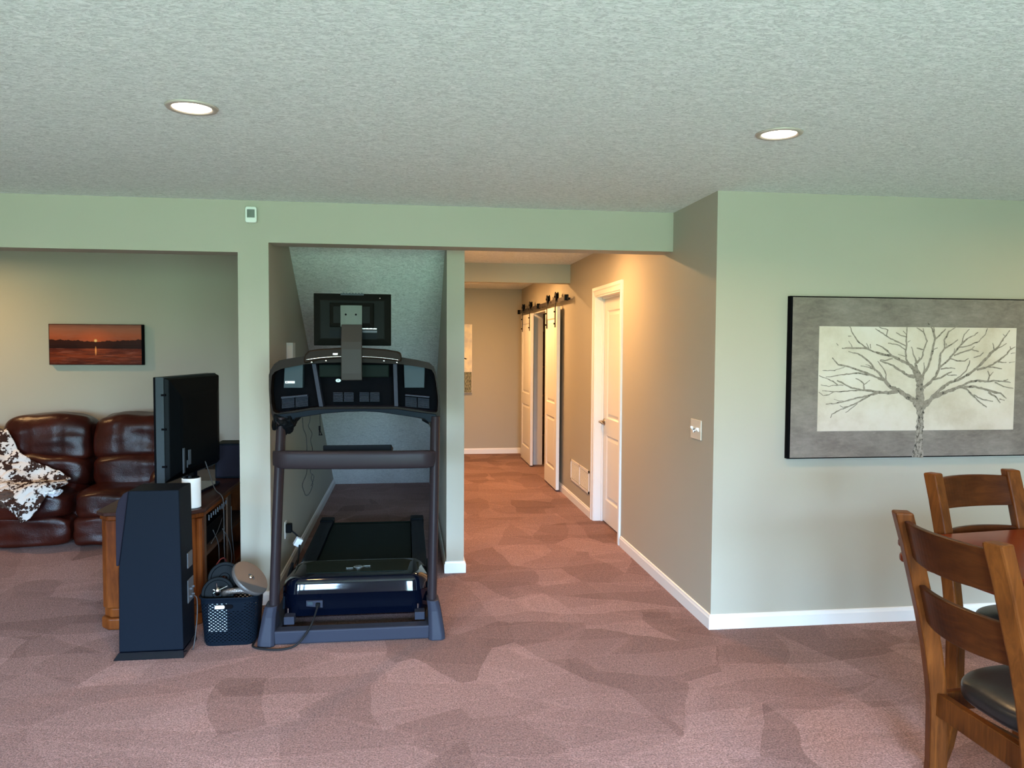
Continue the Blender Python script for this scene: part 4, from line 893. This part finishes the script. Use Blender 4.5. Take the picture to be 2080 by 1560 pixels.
# hump on the top
HUMP = [(-0.544, 1.483), (-0.545, 1.512), (-0.538, 1.530), (-0.520, 1.552), (-0.461, 1.561), (-0.346, 1.569), (-0.239, 1.569), (-0.116, 1.562), (-0.048, 1.551), (-0.028, 1.542), (-0.022, 1.515), (-0.026, 1.493), (-0.12, 1.506), (-0.239, 1.513), (-0.347, 1.512), (-0.461, 1.502)]
HUMP = [(x-0.002, z) for x, z in HUMP]
bm = nb(); prism_y(bm, HUMP, YC-0.040, YC+0.10); tp(obj('console_crown', bm, 'bronze_shell', TM, bevel=0.008, seg=3))
bm = nb(); tube(bm, [(-0.535, YC-0.043, 1.503), (-0.455, YC-0.043, 1.514), (-0.35, YC-0.043, 1.521), (-0.24, YC-0.043, 1.521), (-0.12, YC-0.043, 1.514), (-0.04, YC-0.043, 1.503)], 0.0028, 6); tp(obj('crown_trim', bm, 'silver', TM, smooth=True))
bm = nb(); box(bm, -0.392, YC-0.042, 1.530, -0.368, YC-0.038, 1.538); tp(obj('crown_badge', bm, 'silver', TM))
for x, z in ((-0.505, 1.490), (-0.43, 1.498), (-0.12, 1.498), (-0.05, 1.490)): bm = nb(); lathe(bm, (x, YC-0.041, z), (0, -1, 0), [(0.005, 0), (0.004, 0.003), (0, 0.004)], 10); tp(obj('screw', bm, 'silver', TM))
# pockets
for (x0, x1, xs_) in ((-0.664, -0.562, -1), (-0.010, 0.100, 1)):
    bm = nb(); prism_y(bm, [(x0, 1.347), (x1, 1.347), (x1+0.003, 1.470 if xs_ > 0 else 1.480), (x0+(0.006 if xs_ < 0 else -0.004), 1.458 if xs_ < 0 else 1.475)], YC+0.030, YC+0.10); pk = tp(obj('pocket_cover', bm, 'pocket_blue', TM, bevel=0.003))
    if xs_ < 0:
        bm = nb(); box(bm, -0.655, YC+0.0285, 1.372, -0.604, YC+0.030, 1.385); s_ = tp(obj('warning_sticker', bm, 'sticker_white', pk), pk)
        bm = nb(); lathe(bm, (-0.646, YC+0.0285, 1.379), (0, -1, 0), [(0, 0.0006), (0.0030, 0.0006), (0.0030, 0)], 10); box(bm, -0.638, YC+0.0280, 1.376, -0.618, YC+0.0284, 1.377); tp(obj('printed_mark', bm, 'matte_black', pk), pk)
# centre plate and ribs
bm = nb(); box(bm, -0.477, YC+0.04, 1.405, -0.095, YC+0.09, 1.476); tp(obj('centre_plate', bm, 'green_black', TM, bevel=0.006))
for a, b in (((-0.500, 1.480), (-0.462, 1.245)), ((-0.062, 1.480), (-0.055, 1.245))):
    bm = nb(); w_ = 0.011; prism_y(bm, [(a[0]-w_, a[1]), (a[0]+w_, a[1]), (b[0]+w_, b[1]), (b[0]-w_, b[1])], YC+0.01, YC+0.09); tp(obj('rib', bm, 'pocket_blue' if False else 'base_grey', TM, bevel=0.002))
# grilles
def grille(x0, x1, z0, z1, sk=0.0, n_=8):
    bm = nb(); xm = (x0+x1)/2
    for i in range(n_):
        z = z0+(z1-z0)*(i+0.5)/n_; h_ = (z1-z0)/n_*0.22
        for a, b in ((x0, xm-0.003), (xm+0.003, x1)):
            prism_y(bm, [(a, z-h_+sk*(a-x0)), (b, z-h_+sk*(b-x0)), (b, z+h_+sk*(b-x0)), (a, z+h_+sk*(a-x0))], YC+0.06, YC+0.10)
    tp(obj('speaker_grille', bm, 'base_grey', TM))
grille(-0.402, -0.290, 1.268, 1.322); grille(-0.258, -0.148, 1.268, 1.322)
grille(-0.678, -0.538, 1.232, 1.290, 0.09, 10); grille(-0.006, 0.128, 1.240, 1.296, -0.09, 10)
bm = nb(); prism_y(bm, [(-0.678, 1.290), (-0.538, 1.303), (-0.538, 1.311), (-0.678, 1.298)], YC+0.03, YC+0.10); tp(obj('grille_ledge', bm, 'base_grey', TM)); bm = nb(); prism_y(bm, [(-0.006, 1.303), (0.128, 1.291), (0.128, 1.299), (-0.006, 1.311)], YC+0.03, YC+0.10); tp(obj('grille_ledge', bm, 'base_grey', TM))
# cavity floor
bm = nb(); prism_y(bm, scl(INN, 0.995), YC+0.100, YC+0.112); tp(obj('cavity_panel', bm, 'matte_black', TM))
# oval sticker
bm = nb(); s_n = 28; loft(bm, [[(-0.377+0.0145*math.cos(2*PI*i/s_n), y, 1.385+0.0095*math.sin(2*PI*i/s_n)) for i in range(s_n)] for y in (YC+0.0985, YC+0.1005)]); st = tp(obj('oval_sticker', bm, 'sticker_white', TM))
tx = text_mesh('sticker_letter', 'P', 0.014, 'matte_black', st, T(-0.377, YC+0.0982, 1.385) @ Matrix.Rotation(PI/2, 4, 'X'))
# neck, bracket, screen
bm = nb()
NK = [(1.392, 0.0), (1.43, -0.004), (1.56, -0.006), (1.60, 0.0), (1.695, 0.03)]
loft(bm, [[(-0.349-0.0, YC-0.050+y, z), (-0.238, YC-0.050+y, z), (-0.238, YC-0.025+y, z), (-0.349, YC-0.025+y, z)] for z, y in NK]); tp(obj('screen_neck', bm, 'neck_grey', TM, bevel=0.004))
bm = nb(); loft(bm, [[(-0.297+(x*0.0575), YC-0.012+0.006*x*x+ (1.74-1.74), z) for x in (-1, -0.5, 0, 0.5, 1)]+[(-0.297+(x*0.0575), YC+0.004+0.006*x*x, z) for x in (1, 0.5, 0, -0.5, -1)] for z in (1.683, 1.799)]); vb = tp(obj('mount_bracket', bm, 'vesa_grey', TM))
for x in (-0.326, -0.272): bm = nb(); lathe(bm, (x, YC-0.0095, 1.749), (0, -1, 0), [(0.0055, 0), (0.0055, 0.0015), (0, 0.0012)], 16); tp(obj('bracket_hole', bm, 'matte_black', vb), vb)
YM = YC+0.045
scr = thing('x', None, None); bpy.data.objects.remove(scr)
bm = nb(); loft(bm, [[(-0.503+e, y, 1.580+e), (-0.084-e, y, 1.580+e), (-0.084-e, y, 1.866-e), (-0.503+e, y, 1.866-e)] for e, y in ((0, YM+0.030), (0, YM+0.006), (0.004, YM), (0.035, YM-0.012), (0.04, YM-0.013))]); mo = tp(obj('display_screen', bm, 'monitor_back', TM, bevel=0.003))
bm = nb(); loft(bm, [[(-0.416+e, y, 1.681+e), (-0.176-e, y, 1.681+e), (-0.176-e, y, 1.815-e), (-0.416+e, y, 1.815-e)] for e, y in ((0, YM-0.012), (0.002, YM-0.030), (0.022, YM-0.040))]); tp(obj('mount_boss', bm, 'monitor_back', mo, bevel=0.003), mo)
bm = nb(); box(bm, -0.358, YM-0.002, 1.852, -0.232, YM+0.012, 1.8675)
for k in range(7): box(bm, -0.345+k*0.0165, YM-0.004, 1.8665, -0.338+k*0.0165, YM+0.006, 1.8705)
tp(obj('top_vent', bm, 'tv_grey', mo), mo)
bm = nb()
for k in range(4): box(bm, -0.238+k*0.019, YM-0.016, 1.671, -0.225+k*0.019+(0.006 if k == 3 else 0), YM-0.013, 1.676)
box(bm, -0.24, YM-0.0155, 1.6725, -0.162, YM-0.013, 1.6745); tp(obj('port_row', bm, 'silver', mo), mo)
bm = nb(); box(bm, -0.238, YM-0.0165, 1.652, -0.160, YM-0.0125, 1.664); tp(obj('label_strip', bm, 'sticker_grey', mo), mo)
bm = nb(); box(bm, -0.238, YM-0.0150, 1.616, -0.160, YM-0.0125, 1.650); tp(obj('battery_door', bm, 'black_plastic', mo), mo)
bm = nb(); box(bm, -0.415, YM-0.0138, 1.625, -0.352, YM-0.0125, 1.665); tp(obj('rating_label', bm, 'black_plastic', mo), mo)
bm = nb(); lathe(bm, (-0.144, YM-0.006, 1.842), (0, -1, 0), [(0.004, 0), (0.003, 0.003), (0, 0.004)], 10); tp(obj('case_screw', bm, 'silver', mo), mo)
# deck
bm = nb(); box(bm, -0.570, 4.70, 0.165, 0.035, 6.22, 0.185); box(bm, -0.60, 4.6, 0.10, 0.06, 6.2, 0.16); tp(obj('running_belt', bm, 'green_black', TM, bevel=0.004))
for x0, x1 in ((-0.665, -0.572), (0.038, 0.130)):
    bm = nb(); box(bm, x0, 4.72, 0.150, x1, 6.24, 0.205)
    for k in range(7): xx = x0+0.014+k*0.0105; box(bm, xx, 4.74, 0.205, xx+0.004, 6.20, 0.2075)
    fr_ = tp(obj('foot_rail', bm, 'satin_black', TM, bevel=0.002))
    bm = nb(); box(bm, x0-0.006, 6.235, 0.02, x1+0.006, 6.36, 0.216); tp(obj('rear_cap', bm, 'black_plastic', TM, bevel=0.010))
bm = nb(); cyl(bm, (-0.60, 6.28, 0.15), (0.06, 6.28, 0.15), 0.035, n=20); tp(obj('rear_roller', bm, 'green_black', TM))
# motor hood
HP = [(4.375, 0.085), (4.352, 0.10), (4.338, 0.17), (4.330, 0.222), (4.326, 0.228), (4.3285, 0.245), (4.3315, 0.260), (4.335, 0.275), (4.3393, 0.290), (4.344, 0.302), (4.356, 0.312), (4.38, 0.316), (4.42, 0.317), (4.60, 0.318), (4.72, 0.305), (4.74, 0.19), (4.72, 0.10)]
bm = nb(); rings = []
for k in range(25):
    s = -1+2*k/24; x = -0.275+0.392*s; e = max(0, (abs(s)-0.80)/0.20); e2 = e*e
    rings.append([(x, y+0.055*e2 if y < 4.5 else y-0.05*e2, z-(0.045*e2 if z > 0.23 else 0)) for y, z in HP])
loft(bm, rings)
hood = tp(obj('motor_hood', bm, 'gloss_black', TM, smooth=True)); hood.modifiers.new('e', 'EDGE_SPLIT').split_angle = math.radians(40)
bm = nb()
rings = []
for k in range(17):
    s = -1+2*k/16; x = -0.275+0.345*s; e = max(0, (abs(s)-0.75)/0.25)
    rings.append([(x, 4.415+0.04*e*e, 0.3155-0.010*e), (x, 4.415+0.04*e*e, 0.3195-0.010*e), (x, 4.60, 0.3215-0.008*e), (x, 4.655-0.04*e*e, 0.3205-0.012*e), (x, 4.655-0.04*e*e, 0.314-0.012*e)])
loft(bm, rings); tp(obj('hood_top_panel', bm, 'green_black', TM)); 
bm = nb(); Yl = 4.50; Zl = 0.3225
box(bm, -0.338, Yl-0.022, Zl-0.001, -0.300, Yl-0.012, Zl+0.0012); box(bm, -0.255, Yl+0.012, Zl-0.001, -0.205, Yl+0.020, Zl+0.0012)
for k in range(28):
    a, b = 2*PI*k/28, 2*PI*(k+1)/28
    q = [(-0.270+0.030*r_*math.cos(t_), Yl+0.026*r_*math.sin(t_)) for t_, r_ in ((a, 1), (b, 1), (b, 0.8), (a, 0.8))]; prism_z(bm, q, Zl-0.001, Zl+0.0012)
box(bm, -0.300, Yl-0.005, Zl-0.001, -0.243, Yl+0.003, Zl+0.0012)
tp(obj('brand_emblem', bm, 'silver', TM))
bm = nb(); prism_y(bm, [(-0.540, 0.163), (-0.453, 0.152), (-0.453, 0.192), (-0.540, 0.192)], 4.322, 4.345); pp = tp(obj('power_panel', bm, 'base_grey', TM, bevel=0.001))
bm = nb(); box(bm, -0.534, 4.318, 0.170, -0.504, 4.323, 0.187); tp(obj('power_switch', bm, 'pocket_blue', pp, bevel=0.002), pp)
bm = nb(); box(bm, -0.488, 4.300, 0.160, -0.466, 4.323, 0.182); tp(obj('inlet_plug', bm, 'black_plastic', pp, bevel=0.003), pp)
bm = nb(); tube(bm, [(-0.477, 4.305, 0.170), (-0.482, 4.28, 0.15), (-0.50, 4.21, 0.10), (-0.535, 4.16, 0.05), (-0.575, 4.135, 0.018), (-0.63, 4.12, 0.009), (-0.70, 4.125, 0.008), (-0.79, 4.17, 0.008), (-0.80, 4.26, 0.008)], 0.0055, 8); tp(obj('power_cord', bm, 'cable_black', TM, smooth=True))
# wheels and lift brackets beside the motor
for x0 in (-0.655, 0.045):
    bm = nb(); box(bm, x0, 4.29, 0.075, x0+0.055, 4.36, 0.118); tp(obj('lift_bracket', bm, 'base_grey', TM, bevel=0.003))
    bm = nb(); cyl(bm, (x0+0.018, 4.325, 0.13), (x0+0.018, 4.325, 0.155), 0.004, n=8); tp(obj('bolt', bm, 'silver', TM))
# hood side wedges behind the uprights
for x0, sx_ in ((-0.672, -1), (0.118, 1)):
    bm = nb(); prism_x(bm, [(4.36, 0.14), (4.40, 0.255), (4.72, 0.30), (4.72, 0.14)], x0, x0+0.012); tp(obj('hood_side', bm, 'satin_black', TM, bevel=0.003))
# console to upright wrap on the left, safety key cord, thin wires
bm = nb(); puff(bm, (-0.655, YC+0.02, 1.155), (0.11, 0.12, 0.10), 2.4, 12, lambda u, v_, q: wrinkle(u, v_, q, 0.03)); tp(obj('taped_joint', bm, 'black_plastic', TM, smooth=True))
bm = nb(); tube(bm, [(-0.470, 4.41, 1.225), (-0.471, 4.41, 1.18), (-0.470, 4.41, 1.135)], 0.0018, 6); ky = tp(obj('safety_cord', bm, 'cable_black', TM))
bm = nb(); box(bm, -0.478, 4.405, 1.115, -0.468, 4.415, 1.138)
for dx in (0.0, 0.014): loft(bm, [[(-0.476, 4.405, 1.118), (-0.471, 4.405, 1.118), (-0.471, 4.413, 1.118), (-0.476, 4.413, 1.118)], [(-0.477+dx, 4.405, 1.088), (-0.472+dx, 4.405, 1.088), (-0.472+dx, 4.413, 1.088), (-0.477+dx, 4.413, 1.088)]])
box(bm, -0.478, 4.405, 1.086, -0.458, 4.413, 1.091); tp(obj('safety_clip', bm, 'matte_black', ky), ky)
for pts, lab in (([(-0.572, 4.47, 1.18), (-0.568, 4.47, 1.12), (-0.555, 4.48, 1.08), (-0.551, 4.48, 1.02), (-0.552, 4.49, 0.93), (-0.556, 4.50, 0.86), (-0.580, 4.51, 0.80), (-0.572, 4.51, 0.76), (-0.560, 4.51, 0.735), (-0.540, 4.51, 0.75), (-0.522, 4.5, 0.80), (-0.530, 4.5, 0.83), (-0.524, 4.5, 0.86)], 'left of two thin black wires looping below the treadmill console'),
                 ([(-0.530, 4.47, 1.205), (-0.532, 4.47, 1.16), (-0.540, 4.47, 1.13), (-0.522, 4.48, 1.09), (-0.530, 4.48, 1.05), (-0.520, 4.48, 1.0), (-0.524, 4.5, 0.93), (-0.535, 4.5, 0.87), (-0.515, 4.5, 0.845), (-0.530, 4.5, 0.79)], 'right of two thin black wires looping below the treadmill console')):
    bm = nb(); tube(bm, pts, 0.0018, 6, 5); tag(obj('thin_wire', bm, 'cable_black'), lab, 'wire', 'thin wires hanging under the treadmill console')

# ------------------------------------------------------------------ dining set
def make_chair(label, loc, rz):
    """faces +x locally, origin under the rear posts' middle"""
    t = thing('dining_chair', label, 'chair', loc, rz, 'counter-height ladder-back chairs')
    HW = 0.182
    CV = [(0.0, -0.065), (0.12, -0.035), (0.25, -0.008), (0.38, 0.0), (0.55, -0.002), (0.62, -0.010), (0.72, -0.026), (0.82, -0.048), (0.92, -0.074), (1.02, -0.100), (1.10, -0.124), (1.115, -0.128)]
    def bx(z):
        for (a, p), (b, q) in zip(CV, CV[1:]):
            if a <= z <= b: return p+(q-p)*(z-a)/(b-a)
        return CV[-1][1]
    al = math.radians(18)
    for s in (-1, 1):
        bm = nb(); rings = []
        # back face turned to follow the bowed slats
        ca, sa = math.cos(al), math.sin(al)*-s
        for z, x in CV:
            wt = 0.026 if z > 0.02 else 0.020; dt = 0.024 if z > 0.1 else 0.017
            cs = [(-dt, -wt), (dt, -wt), (dt, wt), (-dt, wt)]
            rings.append([(x+0.010+p*ca-q*sa, s*HW+p*sa+q*ca, z) for p, q in cs])
        loft(bm, rings); obj('rear_post', bm, 'chair_wood', t, bevel=0.006, seg=2)
    def slat(name, z0, z1, w_=HW-0.012, th=0.020, bow=0.040):
        bm = nb(); rings = []
        for k in range(21):
            s = -1+2*k/20; y = s*w_
            rings.append([(bx(z)+0.012-bow*(1-s*s)+d_, y, z-0.004*(1-s*s)*(1 if z == z0 else -1)) for z, d_ in ((z0, -0.012), (z0, -0.012+th), (z1, -0.012+th), (z1, -0.012))])
        loft(bm, rings); obj(name, bm, 'slat_wood', t, bevel=0.004)
    slat('back_slat', 0.985, 1.092); slat('back_slat', 0.800, 0.908)
    bm = nb(); box(bm, -0.010, -HW, 0.525, 0.014, HW, 0.592); obj('rear_rail', bm, 'chair_wood', t, bevel=0.003)
    for s in (-1, 1):
        bm = nb(); prism_z(bm, [(0.01, s*HW), (0.01, s*(HW-0.022)), (0.40, s*(HW+0.008)), (0.40, s*(HW+0.030))], 0.535, 0.592); obj('side_rail', bm, 'chair_wood', t, bevel=0.003)
        bm = nb(); loft(bm, [[(0.40+p*k, s*(HW+0.012)+q*k, z) for p, q in ((-0.024, -0.024), (0.024, -0.024), (0.024, 0.024), (-0.024, 0.024))] for z, k in ((0, 0.72), (0.3, 0.9), (0.592, 1.0))]); obj('front_leg', bm, 'chair_wood', t, bevel=0.004)
        bm = nb(); box(bm, 0.0, s*HW-0.010, 0.26, 0.40, s*HW+0.010, 0.295); obj('stretcher', bm, 'chair_wood', t, bevel=0.003)
    bm = nb(); box(bm, 0.388, -HW, 0.18, 0.412, HW, 0.225); obj('stretcher', bm, 'chair_wood', t, bevel=0.003)
    bm = nb(); box(bm, -0.012, -HW, 0.325, 0.010, HW, 0.36); obj('stretcher', bm, 'chair_wood', t, bevel=0.003)
    bm = nb(); box(bm, 0.388, -HW, 0.535, 0.412, HW, 0.592); obj('front_rail', bm, 'chair_wood', t, bevel=0.003)
    bm = nb(); puff(bm, (0.218, 0, 0.622), (0.41, 0.40, 0.085), 3.2, 20, lambda u, v_, q: (0, 0.0-0.012*v_*(1-u), 0.010*(1-u*u)*(q > 0))); obj('seat_cushion', bm, 'black_leather', t, smooth=True)
    return t
make_chair('brown wooden chair with dark seat in the foreground, its back to camera', (1.515, 1.865, 0), 0.0)
make_chair('brown wooden chair with dark seat at the table side nearest the wall', (2.146, 2.590, 0), math.radians(-82))

t = thing('dining_table', 'reddish-brown counter-height table with double-edged top beside the chairs', 'table', (1.705, 2.555, 0), math.radians(7))
S_ = 1.15
bm = nb(); prism_z(bm, rrect(S_/2, -S_/2, S_, S_, 0.05), 0.884, 0.910); obj('table_top', bm, 'table_wood', t, bevel=0.008, seg=3)
bm = nb(); prism_z(bm, rrect(S_/2, -S_/2, S_-0.04, S_-0.04, 0.04), 0.860, 0.884); obj('shadow_gap', bm, 'matte_black', t)
bm = nb(); prism_z(bm, rrect(S_/2, -S_/2, S_-0.008, S_-0.008, 0.05), 0.832, 0.860); obj('lower_leaf', bm, 'table_wood', t, bevel=0.008, seg=3)
bm = nb(); box(bm, S_/2-0.17, -S_/2-0.17, 0.10, S_/2+0.17, -S_/2+0.17, 0.832); obj('pedestal', bm, 'chair_wood', t, bevel=0.01)
bm = nb(); box(bm, S_/2-0.30, -S_/2-0.30, 0.0, S_/2+0.30, -S_/2+0.30, 0.10); obj('pedestal_foot', bm, 'chair_wood', t, bevel=0.02)
